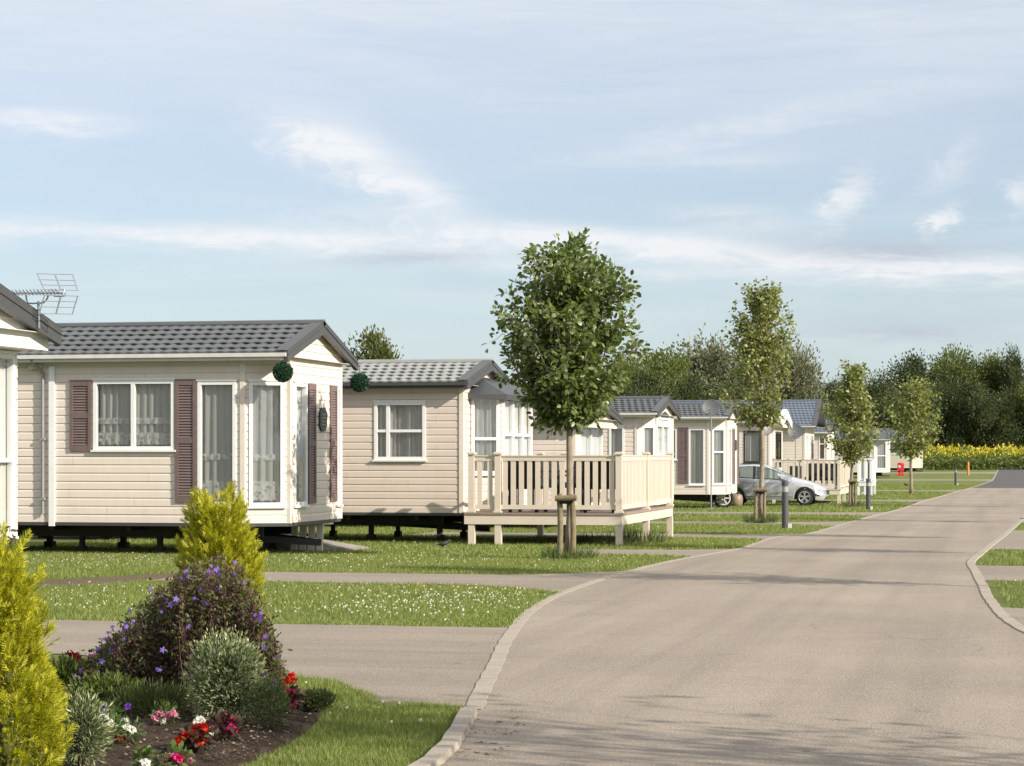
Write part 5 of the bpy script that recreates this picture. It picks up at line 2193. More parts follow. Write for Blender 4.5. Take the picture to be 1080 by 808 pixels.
t1, tp1, td1 = young_tree(599, 590, 243, [(.42, .08), (.47, .44), (.53, .78), (.61, .97), (.71, .99), (.81, .85), (.89, .58), (.945, .18)], .145, 160, 112, LEAF1,
                          'nearest young tree with a full round dark green crown, staked in front of the veranda', (.092, .060), .06, 11)
t2, tp2, td2 = young_tree(802, 552, 297, [(.42, .10), (.47, .65), (.54, 1.0), (.63, .92), (.71, .66), (.80, .82), (.88, .74), (.94, .42), (.98, .15)], .15, 130, 44, LEAF2,
                          'tall slim young tree with pale edged leaves, staked beside the first bollard', (.10, .07), .07, 12)
t3, tp3, td3 = young_tree(899, 535, 386, [(.33, .12), (.40, .75), (.50, 1.12), (.62, 1.02), (.74, .82), (.86, .55), (.95, .30), (1.0, .1)], .16, 115, 36, LEAF2,
                          'pointed young tree staked beside the second bollard', (.125, .085), .065, 13)
t4, tp4, td4 = young_tree(961, 521, 403, [(.36, .10), (.42, .8), (.52, 1.30), (.64, 1.50), (.76, 1.35), (.88, .95), (.96, .5), (1.0, .2)], .21, 115, 32, LEAF2,
                          'round headed young tree on the far lawn, right of the red fire point', (.16, .11), .085, 14, lean=.04)


def stakes(p, d, px_l, px_r, py_top, hbar, label, off=-.12):
    r = empty('tree_stake', (p.x, p.y + off, p.z), label, 'tree stake', 'timber stakes tied to the young trees')
    for px in (px_l, px_r):
        x = (px - px_c[0]) * d / F
        h = hbar + RNG.uniform(.03, .06)
        m_ = MB()
        m_.tube([(x, 0, -.05), (x + RNG.normal(0, .012), .0, h * .5), (x + RNG.normal(0, .015), 0, h)], [.043, .042, .04], 10)
        m_.build('post', TIMBER, r, smooth=False)
    m_ = MB()
    xa_, xb_ = (px_l - px_c[0]) * d / F, (px_r - px_c[0]) * d / F
    m_.tube([(xa_ - .05, -.085, hbar - .02), (xb_ + .07, -.08, hbar - .01)], .043, 10)
    m_.build('crossbar', TIMBER, r)
    m_ = MB()
    m_.box(-.09, .09, -.05, .20, hbar - .10, hbar - .06)
    m_.build('tie', RUBBER, r)
    return r


px_c = (599,)
stakes(tp1, td1, 592, 606, 520, (590 - 524) * td1 / F, 'pair of mossy round stakes with a crossbar around the nearest tree')
px_c = (802,)
stakes(tp2, td2, 797.5, 807, 515, (552 - 516) * td2 / F, 'pair of timber stakes around the tall slim tree')
px_c = (899,)
stakes(tp3, td3, 896.5, 902.5, 505, (535 - 507) * td3 / F, 'stout timber stakes around the pointed tree by the second bollard')

# tall grass around the tree feet
TUFT = leafy('long grass', (0.055, 0.085, 0.02), (0.12, 0.16, 0.05), .3, .6)


def tuft(p, rad, n, h, label):
    rng = np.random.default_rng(int(abs(p.x * 100)))
    a, r = rng.uniform(0, 6.28, n), rad * np.sqrt(rng.uniform(0, 1, n))
    c = np.stack([r * np.cos(a), r * np.sin(a), np.zeros(n)], 1)
    dv = np.stack([rng.normal(0, .35, n), rng.normal(0, .35, n), np.ones(n)], 1)
    m_ = MB()
    m_.addarr(leaf_quads(c, dv, h, .012, .1, rng), 4, [(0, 1, 2), (0, 2, 3)])
    o = m_.build('grass_tuft', TUFT)
    o.location = p
    return tag(o, label, 'grass tuft', 'uncut grass at the feet of the young trees')


tuft(tp1, .42, 500, .17, 'uncut grass around the foot of the nearest staked tree')
tuft(tp2, .42, 500, .24, 'uncut grass around the foot of the tall slim tree')
tuft(tp3, .40, 350, .22, 'uncut grass around the foot of the pointed tree')
# weeds along the edge of the veranda
for px, dy, h in ((640, .4, .22), (617, 1.2, .2), (664, .3, .35), (690, 1.4, .25)):
    x = xs_at(px, cv.y + dy)
    p = Vector((x, cv.y + dy, g(cv.y + dy)))
    tuft(p, .22, 120, h, 'weeds growing under the edge of the veranda')

# --------------------------------------------------------------- background trees
WOOD_D = leafy('dark wood leaves', (0.028, 0.041, 0.013), (0.074, 0.094, 0.027), .22, .55)
WOOD_M = leafy('mid green leaves', (0.060, 0.083, 0.018), (0.140, 0.170, 0.040), .25, .55)
WOOD_S = leafy('silver willow leaves', (0.11, 0.122, 0.07), (0.215, 0.222, 0.135), .22, .55)
WOOD_Y = leafy('yellow green willow leaves', (0.06, 0.075, 0.022), (0.13, 0.145, 0.045), .25, .55)
BARK_D = simple('dark bark', (.07, .055, .04), .9, .3)


def wood_mesh(seed, n_cl, per, leaf, wisp=0.0, tall=1.0):
    """Crown in a unit of about 1 m radius and 2 m height: clumps along limbs, ragged outline."""
    rng = np.random.default_rng(seed)
    cs, ds = [], []
    lobes = [(rng.normal(0, .42), rng.normal(0, .42), rng.uniform(.45, 1.5), rng.uniform(.30, .52)) for _ in range(9)]
    lobes.append((0, 0, 1.55, .38))
    lobes.append((0, 0, .7, .6))
    for k in range(n_cl):
        lx, ly, lz, lr = lobes[k % len(lobes)]
        v = rng.normal(size=3)
        v /= np.linalg.norm(v)
        c = np.array([lx, ly, lz]) + v * lr * rng.uniform(.55, 1.12) * np.array([1, 1, .95])
        rad = rng.uniform(.06, .15)
        m = int(per * rng.uniform(.6, 1.4))
        off = rng.normal(0, rad, (m, 3)) * np.array([1, 1, .75])
        if wisp:
            off[:, 2] += np.abs(rng.normal(0, rad * wisp, m))
            off[:, 0] += .5 * off[:, 2]
        cs.append(c + off)
        ds.append(off + v * .08 + rng.normal(0, .05, (m, 3)) + np.array([.0, 0, wisp * .06]))
    cs, ds = np.concatenate(cs), np.concatenate(ds)
    cs[:, 2] = np.maximum(cs[:, 2], .02)
    return leaf_quads(cs, ds, leaf, leaf * .62, .4, rng), lobes


WOODS = {}


def backdrop_tree(px, base_py, top_py, width_px, d, mat, label, kind=0, name='broadleaf_tree', group='trees behind the caravans', wisp=0.0, zrot=None):
    key = (kind, mat.name)
    p = world(px, d)
    gz = g(p.y)
    H = zat(top_py, d) - gz
    Wd = width_px * d / F
    if key not in WOODS:
        L, lobes = wood_mesh(40 + kind, 360, 74, .055 if not wisp else .065, wisp)
        m_ = MB()
        m_.addarr(L, 4, [(0, 1, 2), (0, 2, 3)])
        cm = m_.mesh('crown', mat)
        m_ = MB()
        m_.tube([(0, 0, -.3), (0.02, 0, .3), (.0, .03, .9), (0, 0, 1.5)], [.05, .045, .03, .008], 8)
        for lx, ly, lz, lr in lobes[:8]:
            m_.tube([(0, 0, .12 + .1 * lz), (lx * .4, ly * .4, lz * .55), (lx, ly, lz)], [.028, .018, .006], 6)
        WOODS[key] = (cm, m_.mesh('trunk', BARK_D, True))
    cm, tm = WOODS[key]
    r = empty(name, (p.x, p.y, gz), label, 'tree', group, RNG.uniform(0, 6.28) if zrot is None else zrot)
    s = (Wd / 2.1, Wd / 2.1, H / 2.02)
    for nm, me in (('crown', cm), ('trunk', tm)):
        o = bpy.data.objects.new(nm, me)
        COL.objects.link(o)
        o.parent = r
        o.scale = s
    return r


# left group, behind the third to sixth caravans
for i, (px, top, wpx, d, mat, kind, wisp, lab) in enumerate((
        (396, 350, 112, 95, WOOD_Y, 1, .3, 'yellow green willow top showing over the roof gap between the first two caravans'),
        (655, 372, 110, 150, WOOD_M, 2, 0, 'mid green tree just right of the nearest young tree crown'),
        (700, 365, 115, 158, WOOD_M, 3, 0, 'bright green broad tree behind the glazed door caravan'),
        (748, 358, 120, 165, WOOD_S, 4, .3, 'silvery windblown willow left of the tall slim young tree'),
        (800, 352, 110, 172, WOOD_S, 5, .3, 'silvery windblown willow directly behind the tall slim young tree'),
        (835, 364, 85, 168, WOOD_S, 4, .3, 'silvery willow just right of the tall slim young tree'),
        (853, 388, 50, 185, WOOD_D, 6, 0, 'small dark tree where the left group of trees ends'),
        (615, 392, 60, 140, WOOD_D, 6, 0, 'dark tree hidden behind the crown of the nearest young tree'),
        (680, 392, 70, 140, WOOD_D, 7, 0, 'low dark tree behind the roof of the glazed door caravan'),
        (775, 396, 80, 150, WOOD_D, 6, 0, 'low dark tree behind the trunk of the tall slim young tree'),
        (730, 398, 70, 148, WOOD_D, 7, 0, 'low dark tree behind the roof with the satellite dish'),
        (845, 410, 60, 165, WOOD_D, 6, 0, 'low dark tree behind the steep roofed lodge'))):
    backdrop_tree(px, 0, top, wpx, d, mat, lab, kind, wisp=wisp, group=None)
# right-hand wood
for i, (px, top, wpx, d, mat, kind, lab) in enumerate((
        (878, 402, 60, 235, WOOD_D, 7, 'dark tree at the left end of the wood, behind the pointed young tree'),
        (925, 390, 75, 240, WOOD_D, 6, 'dark tree of the wood between the third and fourth young trees'),
        (965, 376, 85, 245, WOOD_D, 7, 'dark tree of the wood behind the round headed young tree'),
        (1005, 364, 95, 248, WOOD_M, 8, 'tallest tree of the wood, above the orange post'),
        (1040, 376, 80, 250, WOOD_D, 9, 'dark tree of the wood behind the end of the road'),
        (1068, 366, 50, 246, WOOD_D, 10, 'narrow pointed tree of the wood at the right edge'),
        (1100, 380, 80, 250, WOOD_D, 6, 'dark tree of the wood cut by the right edge'),
        (1085, 400, 60, 238, WOOD_M, 8, 'mid green tree in front of the wood at the right edge'),
        (985, 402, 70, 238, WOOD_D, 9, 'low dark tree in the front row of the wood, left of the orange post'),
        (1025, 404, 70, 238, WOOD_D, 7, 'low dark tree in the front row of the wood, behind the orange post'),
        (1058, 408, 70, 238, WOOD_D, 6, 'low dark tree in the front row of the wood, right of the orange post'),
        (945, 410, 60, 236, WOOD_D, 9, 'low dark tree in the front row of the wood, behind the sage caravan'),
        (905, 412, 60, 236, WOOD_D, 8, 'low dark tree in the front row of the wood, behind the pale caravan'))):
    backdrop_tree(px, 0, top, wpx, d, mat, lab, kind, group=None)
# undergrowth that closes the foot of the wood, hedge in front of it, flowering rape field
def hedge_mass(pts, depth_, h, n, leaf, mat, name, seed):
    rng = np.random.default_rng(seed)
    pts = [Vector(p) for p in pts]
    seg = [(b - a).length for a, b in zip(pts[:-1], pts[1:])]
    tot = sum(seg)
    t = rng.uniform(0, tot, n)
    x, y = np.zeros(n), np.zeros(n)
    acc = 0
    for a, b, s in zip(pts[:-1], pts[1:], seg):
        k = (t >= acc) & (t <= acc + s)
        f = (t[k] - acc) / s
        x[k], y[k] = a.x + (b.x - a.x) * f, a.y + (b.y - a.y) * f
        acc += s
    y += rng.uniform(0, depth_, n)
    bumps = .78 + .14 * np.sin(t * 1.7) + .10 * np.sin(t * 4.3 + 1) + .07 * np.sin(t * 9.1)
    z = h * bumps * (1 - rng.uniform(0, 1, n) ** 2.2)
    gz = np.interp(y, GY, GZ)
    c = np.stack([x, y, gz + z], 1)
    dv = rng.normal(0, 1, (n, 3)) + np.array([0, -.2, .5])
    m_ = MB()
    m_.addarr(leaf_quads(c, dv, leaf, leaf * .6, .4, rng), 4, [(0, 1, 2), (0, 2, 3)])
    return tag(m_.build(name, mat), kind='stuff')


wp = lambda px, d: world(px, d)
hedge_mass([wp(840, 236), wp(1180, 243)], 8, 6.5, 9000, .55, WOOD_D, 'wood_undergrowth', 5)
hedge_mass([wp(560, 150), wp(880, 190)], 5, 4.5, 6000, .45, WOOD_D, 'wood_undergrowth', 6)
hedge_mass([wp(-60, 120), wp(420, 130)], 3, 1.6, 5000, .25, WOOD_M, 'far_hedge', 8)
hedge_mass([wp(965, 206), wp(1160, 211)], 3.0, 1.15, 8000, .22, WOOD_M, 'verge_growth', 7)
RAPE = leafy('rape flowers', (0.36, 0.30, 0.03), (0.56, 0.48, 0.04), .25, .6)
RAPEG = leafy('rape stems', (0.06, 0.10, 0.02), (0.12, 0.16, 0.03), .25, .6)
hedge_mass([wp(968, 212), wp(1180, 216)], 12, 2.0, 9000, .24, RAPEG, 'rape_plants', 9)


def rape_flowers():
    rng = np.random.default_rng(3)
    n = 9000
    px = rng.uniform(966, 1180, n)
    d = rng.uniform(212, 226, n)
    clump = .5 + .5 * np.sin(px * .9) * np.sin(px * .23 + d)
    keep = rng.uniform(0, 1, n) < .06 + .7 * clump ** 1.5
    px, d = px[keep], d[keep]
    m = len(px)
    xc = (px - 540) / F * d
    x, y = xc * CA - d * SA, xc * SA + d * CA
    h = 1.55 + .35 * np.sin(px * .5) * np.cos(d * .8) + rng.normal(0, .22, m)
    c = np.stack([x, y, np.interp(y, GY, GZ) + h], 1)
    m_ = MB()
    m_.addarr(leaf_quads(c, rng.normal(0, .5, (m, 3)) + np.array([0, 0, 1.0]), .26, .15, .2, rng), 4, [(0, 1, 2), (0, 2, 3)])
    return tag(m_.build('rape_flowers', RAPE), kind='stuff')


rape_flowers()

# broad tree beside the camera, outside the photo, that shades the flower bed
pt_ = Vector((5.6, 8.6, 0))
_dt = depth(5.6, 8.6)
_px = 540 + (5.6 * CA + 8.6 * SA) / _dt * F
_py = HOR + EYE * F / _dt
young_tree(_px, _py, _py - 5.75 * F / _dt, [(.35, .3), (.45, 1.7), (.6, 2.3), (.78, 2.2), (.92, 1.6), (1.0, .8)], 2.2*.13, 70, 18, LEAF2,
           'broad leafy tree across the road, nearest to the viewer on the right', (.13, .09), .10, 44)
# trees across the road, outside the photo, whose shadows lie over the tarmac
for i, (px, py, H, seed) in enumerate(((1160, 536, 5.0, 21), (1180, 553, 5.2, 22), (1185, 571, 5.4, 23), (1210, 588, 5.0, 24), (1260, 627, 5.2, 25))):
    p = G(px, py)
    d = depth(p.x, p.y)
    young_tree(px, py, py - H * F / d, [(.35, .12), (.44, .7), (.55, 1.1), (.70, 1.1), (.84, .85), (.95, .45), (1.0, .2)], .15, 70, 28, LEAF2,
               'young tree across the road to the right, number %s from the near end' % ('five', 'four', 'three', 'two', 'one')[i], (.12, .08), .06, seed)

# --------------------------------------------------------------- flower bed
CONIF = leafy('golden conifer', (0.17, 0.19, 0.016), (0.43, 0.42, 0.03), .34, .55, (0.60, 0.55, 0.055))
CONIF_IN = simple('conifer core', (0.045, 0.055, 0.010), .9, .3, 20)


def conifer(p, H, prof, n_cl, per, label, seed, spray=.085):
    """Golden cypress: flame-shaped tufts of feathery sprays over a dark core. prof: (height fraction, radius)."""
    rng = np.random.default_rng(seed)
    r = empty('golden_conifer', p, label, 'conifer', 'golden conifers in the flower bed')
    pr_ = np.array(prof)
    k = np.arange(n_cl)
    hf = ((k + .5) / n_cl) ** .85 * .93
    hf = np.clip(hf + rng.normal(0, .03, n_cl), 0, .95)
    a = k * 2.39996 + rng.normal(0, .35, n_cl)
    R = np.interp(hf, pr_[:, 0], pr_[:, 1]) * rng.uniform(.58, .92, n_cl)
    cc = np.stack([R * np.cos(a), R * np.sin(a), hf * H * .93], 1)
    out = np.stack([np.cos(a), np.sin(a), np.zeros(n_cl)], 1)
    ax = out * (0.62 - .5 * hf)[:, None] + np.stack([rng.normal(0, .16, n_cl), rng.normal(0, .16, n_cl), 1.0 + 0 * hf], 1)
    ax /= np.linalg.norm(ax, axis=1)[:, None]
    tl = rng.uniform(.9, 1.9, n_cl) * spray * (1.0 + .25 * hf)
    m_per = per
    idx = np.repeat(k, m_per)
    t = rng.uniform(-.35, 1.0, len(idx))
    wid = spray * .42 * np.clip(1.15 - t, .1, 1.2)
    off = rng.normal(0, 1, (len(idx), 3)) * wid[:, None] * .55
    c = cc[idx] + ax[idx] * (tl[idx] * t)[:, None] + off
    d = ax[idx] * 1.0 + off / (spray * .5) * .75 + out[idx] * .25 + rng.normal(0, .18, (len(idx), 3))
    c[:, 2] = np.maximum(c[:, 2], .01)
    n = len(c)
    d /= np.linalg.norm(d, axis=1)[:, None]
    rnd = rng.normal(size=(n, 3))
    s = np.cross(d, rnd)
    s /= np.linalg.norm(s, axis=1)[:, None]
    u = np.cross(s, d)
    L = spray * rng.uniform(.5, 1.25, n)[:, None] * .8

    def blade(b0, tip, w):
        dirv = tip - b0
        sd = np.cross(dirv, u + .3 * rnd)
        sd /= np.linalg.norm(sd, axis=1)[:, None] + 1e-9
        return [b0 - sd * w, b0 + sd * w, tip]
    kk = [blade(c, c + d * L, .0032)]
    for f, ln, sp in ((.15, .50, .70), (.36, .44, .65), (.56, .36, .6), (.75, .26, .55)):
        for sg in (-1, 1):
            b0 = c + d * L * (f + .04 * sg)
            kk.append(blade(b0, b0 + (d * .8 + s * sg * sp) * L * ln + u * L * .06 * rng.normal(0, 1, n)[:, None], .0034))
    A = np.concatenate([np.stack(x, 1) for x in kk], 1)
    m_ = MB()
    nt = A.shape[1] // 3
    m_.addarr(A, A.shape[1], [(3 * i, 3 * i + 1, 3 * i + 2) for i in range(nt)])
    m_.build('foliage', CONIF, r)
    m_ = MB()
    m_.lathe([(0.02, 0)] + [(x * .55 + .004, h * H * .90) for h, x in prof], 14)
    m_.build('stem', CONIF_IN, r, smooth=True)
    return r


pc2 = G(232, 735)
dc2 = depth(pc2.x, pc2.y)
sc2 = dc2 / F
conifer(pc2 + Vector((0, 0, .08)), (735 - 533) * sc2, [(0, 40 * sc2), (.15, 41 * sc2), (.35, 41 * sc2), (.55, 39 * sc2), (.72, 35 * sc2), (.86, 27 * sc2), (.95, 16 * sc2), (1, 5 * sc2)], 230, 26,
        'golden conifer rising behind the purple bellflowers', 31, .085)
pc1 = G(-2, 835)
dc1 = depth(pc1.x, pc1.y)
sc1 = dc1 / F
conifer(pc1 + Vector((0, 0, .05)), (835 - 588) * sc1, [(0, 62 * sc1), (.2, 62 * sc1), (.38, 58 * sc1), (.55, 47 * sc1), (.72, 36 * sc1), (.86, 24 * sc1), (.95, 13 * sc1), (1, 4 * sc1)], 240, 30,
        'golden conifer filling the lower left corner', 32, .085)

# bellflower thicket leaning on the conifer
BELL_STEM = leafy('bellflower seed heads', (0.050, 0.022, 0.024), (0.130, 0.060, 0.060), .2, .6, (0.17, 0.10, 0.06))
BELL_LEAF = leafy('bellflower leaves', (0.045, 0.07, 0.015), (0.12, 0.15, 0.03), .3, .5)
VIOLET = leafy('violet petals', (0.20, 0.12, 0.46), (0.33, 0.22, 0.66), .35, .5, spec=.2)


def bellflowers():
    rng = np.random.default_rng(77)
    top = [(72, 730), (85, 710), (112, 682), (130, 664), (150, 642), (168, 618), (185, 606), (198, 594), (236, 588), (252, 598), (266, 616), (279, 642), (290, 676), (298, 712)]
    tpx, tpy = [t[0] for t in top], [t[1] for t in top]
    pb = G(222, 748)
    d0_ = depth(pb.x, pb.y)
    sc_ = d0_ / F
    r = empty('bellflower_plant', (pb.x, pb.y, pb.z + .08), 'purple star bellflowers and brown seed heads climbing over the golden conifer', 'flowering plant')
    st_, lf, sd, fl = MB(), [], [], []
    ldir, sdir = [], []
    base_py = 748
    for k in range(860):
        px = rng.uniform(76, 299) if k % 5 < 2 else (rng.uniform(185, 298) if k % 5 < 4 else rng.uniform(80, 170))
        ty = np.interp(px, tpx, tpy)
        py = ty + abs(rng.normal(0, .32)) * (base_py - ty) * .9
        yo = rng.normal(-.06, .14)
        if px > 170:
            yo -= .27
        pw = world(px, d0_ + yo)
        e = np.array([pw.x - pb.x, pw.y - pb.y, max(.05, (base_py - py) * sc_ - .05)])
        b = np.array([e[0] * .6 + rng.normal(0, .05), e[1] * .6 - .05 + rng.normal(0, .05), 0])
        mid = (b + e) / 2 + np.array([rng.normal(0, .05), rng.normal(0, .05), .05])
        t = np.linspace(0, 1, 7)[:, None]
        cur = (1 - t) ** 2 * b + 2 * t * (1 - t) * mid + t * t * e
        st_.tube([tuple(x) for x in cur], [.0022, .0022, .002, .0018, .0016, .0014, .001], 3, caps=False)
        for _ in range(40):
            f = rng.uniform(.2, 1) ** .6
            q_ = (1 - f) ** 2 * b + 2 * f * (1 - f) * mid + f * f * e
            if rng.uniform() < .74:
                sd.append(q_ + rng.normal(0, .018, 3))
                sdir.append(rng.normal(0, 1, 3) + [0, 0, .9])
            else:
                lf.append(q_ + rng.normal(0, .022, 3))
                ldir.append(rng.normal(0, 1, 3) + [0, 0, .3])
        fl.append((cur[5], cur[6], px, py))
    st_.build('stems', BELL_STEM, r)
    m_ = MB()
    m_.addarr(leaf_quads(np.array(sd), np.array(sdir), .020, .0105, .3, rng), 4, [(0, 1, 2), (0, 2, 3)])
    sh = m_.build('seed_heads', BELL_STEM, r)
    sh['kind'] = 'stuff'
    m_ = MB()
    m_.addarr(leaf_quads(np.array(lf), np.array(ldir), .036, .018, .3, rng), 4, [(0, 1, 2), (0, 2, 3)])
    m_.build('foliage', BELL_LEAF, r)
    # five-pointed star flower, shared mesh
    m_ = MB()
    v, f = [(0, 0, 0)], []
    for k in range(5):
        a = 2 * math.pi * k / 5
        i = len(v)
        for rr, da, z in ((.009, -.55, .003), (.020, 0, .003), (.009, .55, .003)):
            v.append((rr * math.cos(a + da), rr * math.sin(a + da), z if rr < .015 else -.002))
        f.append((0, i, i + 1, i + 2))
    m_.add(v, f)
    fm = m_.mesh('flower', VIOLET)
    cand = [x for x in fl]
    rng.shuffle(cand)
    for k in range(98):
        a, b, px, py = cand[k]
        o = bpy.data.objects.new('flower', fm)
        COL.objects.link(o)
        o.parent = r
        pos = np.array(b) + rng.normal(0, .02, 3) + np.array([0, -.10, 0.0])
        o.location = pos
        dv = Vector((rng.normal(.25, .5), -1.0, rng.normal(.35, .4)))
        o.rotation_euler = dv.to_track_quat('Z', 'Y').to_euler()
        s = rng.uniform(.65, 1.2)
        o.scale = (s, s, s)
    return r


bellflowers()

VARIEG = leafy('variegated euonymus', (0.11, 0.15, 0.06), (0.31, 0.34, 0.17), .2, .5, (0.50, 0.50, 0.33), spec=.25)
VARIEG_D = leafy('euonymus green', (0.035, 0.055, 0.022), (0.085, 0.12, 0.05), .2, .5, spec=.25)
GREYLEAF = leafy('grey leaf', (0.16, 0.20, 0.13), (0.32, 0.36, 0.27), .2, .6)
FRESHG = leafy('grassy leaves', (0.05, 0.075, 0.02), (0.13, 0.155, 0.045), .3, .5)
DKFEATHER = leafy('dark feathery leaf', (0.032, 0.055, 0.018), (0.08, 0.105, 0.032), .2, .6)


def shrub(px, py, w_px, h_px, n, mats, leaf, label, name='shrub', cat='shrub', seed=1, lift=.03, upright=.6, parts=('foliage', 'inner_leaves')):
    rng = np.random.default_rng(seed)
    p = G(px, py)
    d = depth(p.x, p.y)
    s = d / F
    r = empty(name, p + Vector((0, 0, lift)), label, cat)
    W, H = w_px * s / 2, h_px * s
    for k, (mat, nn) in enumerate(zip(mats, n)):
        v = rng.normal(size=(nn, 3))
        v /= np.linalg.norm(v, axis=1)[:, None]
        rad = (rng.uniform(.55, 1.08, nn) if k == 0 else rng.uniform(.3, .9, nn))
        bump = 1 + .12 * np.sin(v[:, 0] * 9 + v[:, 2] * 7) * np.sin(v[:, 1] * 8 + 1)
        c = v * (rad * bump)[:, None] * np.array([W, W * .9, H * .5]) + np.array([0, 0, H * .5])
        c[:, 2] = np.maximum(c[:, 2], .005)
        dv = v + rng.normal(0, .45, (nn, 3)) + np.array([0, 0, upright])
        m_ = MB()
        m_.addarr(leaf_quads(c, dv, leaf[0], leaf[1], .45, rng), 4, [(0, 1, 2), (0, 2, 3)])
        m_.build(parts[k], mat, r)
    m_ = MB()
    for k in range(14):
        a = rng.uniform(0, 6.28)
        e = (W * .75 * math.cos(a) * rng.uniform(.3, 1), W * .75 * math.sin(a) * rng.uniform(.3, 1), H * rng.uniform(.5, .9))
        m_.tube([(e[0] * .1, e[1] * .1, -.05), (e[0] * .6, e[1] * .6, e[2] * .5), e], [.006, .004, .002], 4, caps=False)
    m_.build('stem', BARK_D, r)
    return r


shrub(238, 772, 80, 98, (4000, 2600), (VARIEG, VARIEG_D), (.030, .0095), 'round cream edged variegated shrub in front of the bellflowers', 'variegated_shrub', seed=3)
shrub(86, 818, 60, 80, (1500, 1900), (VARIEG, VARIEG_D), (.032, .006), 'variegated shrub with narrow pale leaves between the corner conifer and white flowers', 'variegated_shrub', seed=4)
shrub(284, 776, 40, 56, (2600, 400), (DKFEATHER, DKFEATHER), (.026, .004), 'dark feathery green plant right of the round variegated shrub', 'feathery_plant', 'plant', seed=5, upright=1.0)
shrub(20, 822, 50, 34, (160, 60), (GREYLEAF, GREYLEAF), (.06, .028), 'pale grey leaved plant at the bottom of the corner conifer', 'grey_leaved_plant', 'plant', seed=6)
shrub(334, 754, 36, 20, (900, 500), (DKFEATHER, DKFEATHER), (.028, .008), 'low dark green plant spilling over the right edge of the soil bed', 'edging_plant', 'plant', seed=7)
shrub(165, 764, 90, 34, (1500, 900), (FRESHG, DKFEATHER), (.05, .005), 'grassy green leaves at the foot of the bellflowers', 'grassy_plant', 'plant', seed=8, upright=1.1)
shrub(112, 758, 78, 38, (1200, 700), (BELL_LEAF, DKFEATHER), (.045, .016), 'leafy green plant behind the white flowers on the left of the bed', 'leafy_plant', 'plant', seed=9)
shrub(66, 750, 56, 46, (1100, 700), (BELL_LEAF, DKFEATHER), (.05, .02), 'leafy green plant beside the corner conifer under the dark red flowers', 'leafy_plant', 'plant', seed=10)

# small bedding flowers
PETALS = {
    'red': leafy('scarlet petals', (0.46, 0.022, 0.015), (0.66, 0.055, 0.025), .3, .5, spec=.2),
    'magenta': leafy('magenta petals', (0.42, 0.012, 0.10), (0.60, 0.03, 0.17), .3, .5, spec=.2),
    'pink': leafy('pink petals', (0.55, 0.14, 0.28), (0.70, 0.32, 0.45), .3, .5, spec=.2),
    'white': leafy('white petals', (0.68, 0.66, 0.60), (0.80, 0.79, 0.74), .3, .5, spec=.2),
    'crimson': leafy('crimson petals', (0.26, 0.008, 0.02), (0.42, 0.015, 0.04), .3, .5, spec=.2),
    'violet': leafy('deep violet petals', (0.10, 0.03, 0.26), (0.20, 0.07, 0.42), .3, .5, spec=.2),
    'mauve': leafy('mauve petals', (0.40, 0.07, 0.33), (0.55, 0.14, 0.45), .3, .5, spec=.2),
}
BRONZE = leafy('bronze leaves', (0.028, 0.016, 0.014), (0.075, 0.045, 0.03), .2, .35, (.10, .09, .03))
FRESH = leafy('fresh green leaves', (0.05, 0.085, 0.02), (0.11, 0.16, 0.04), .3, .5)
BLOOMS = {}


def bloom_mesh(colour, seed):
    if (colour, seed) not in BLOOMS:
        rng = np.random.default_rng(seed)
        n = 34
        v = rng.normal(size=(n, 3))
        v /= np.linalg.norm(v, axis=1)[:, None]
        v[:, 2] = np.abs(v[:, 2]) * .8
        c = v * np.array([.014, .014, .010])
        m_ = MB()
        m_.addarr(leaf6(c, v + rng.normal(0, .45, (n, 3)), .020, .022, rng), 6, [(0, 1, 5), (1, 2, 4, 5), (2, 3, 4)])
        BLOOMS[(colour, seed)] = m_.mesh('bloom', PETALS[colour])
    return BLOOMS[(colour, seed)]


def bedding(px, py, blooms, leafmat, label, name, spread=.09, nleaf=190, leaf=(.035, .026), lift=.05, h=.12):
    py = py + 6
    """blooms: list of (px, py, colour, size)."""
    rng = np.random.default_rng(int(px * 13 + py))
    p = G(px, py)
    d = depth(p.x, p.y)
    s = d / F
    r = empty(name, p + Vector((0, 0, lift)), label, 'flowering plant', 'bedding flowers in the soil bed')
    v = rng.normal(size=(nleaf, 3))
    v /= np.linalg.norm(v, axis=1)[:, None]
    c = v * np.array([spread, spread, h * .5]) * rng.uniform(.3, 1, nleaf)[:, None] + np.array([0, 0, h * .55])
    c[:, 2] = np.maximum(c[:, 2], .0)
    m_ = MB()
    m_.addarr(leaf6(c, v + rng.normal(0, .5, (nleaf, 3)) + np.array([0, 0, .4]), leaf[0], leaf[1], rng), 6, [(0, 1, 5), (1, 2, 4, 5), (2, 3, 4)])
    m_.build('foliage', leafmat, r)
    st_ = MB()
    for bx_, by_, colour, sz in blooms:
        x, z = (bx_ - px) * s, max(.03, (py - by_) * s - lift)
        y = rng.uniform(-.06, .01)
        o = bpy.data.objects.new('bloom', bloom_mesh(colour, int(rng.integers(0, 3))))
        COL.objects.link(o)
        o.parent = r
        o.location = (x, y, z)
        o.rotation_euler = (rng.normal(.3, .3), rng.normal(0, .3), rng.uniform(0, 6))
        k = sz * s / .048
        o.scale = (k, k, k)
        st_.tube([(x * .3, 0, -.06), (x * .8, y * .6, z * .6), (x, y, z)], .0022, 4, caps=False)
    st_.build('stem', leafmat, r)
    return r


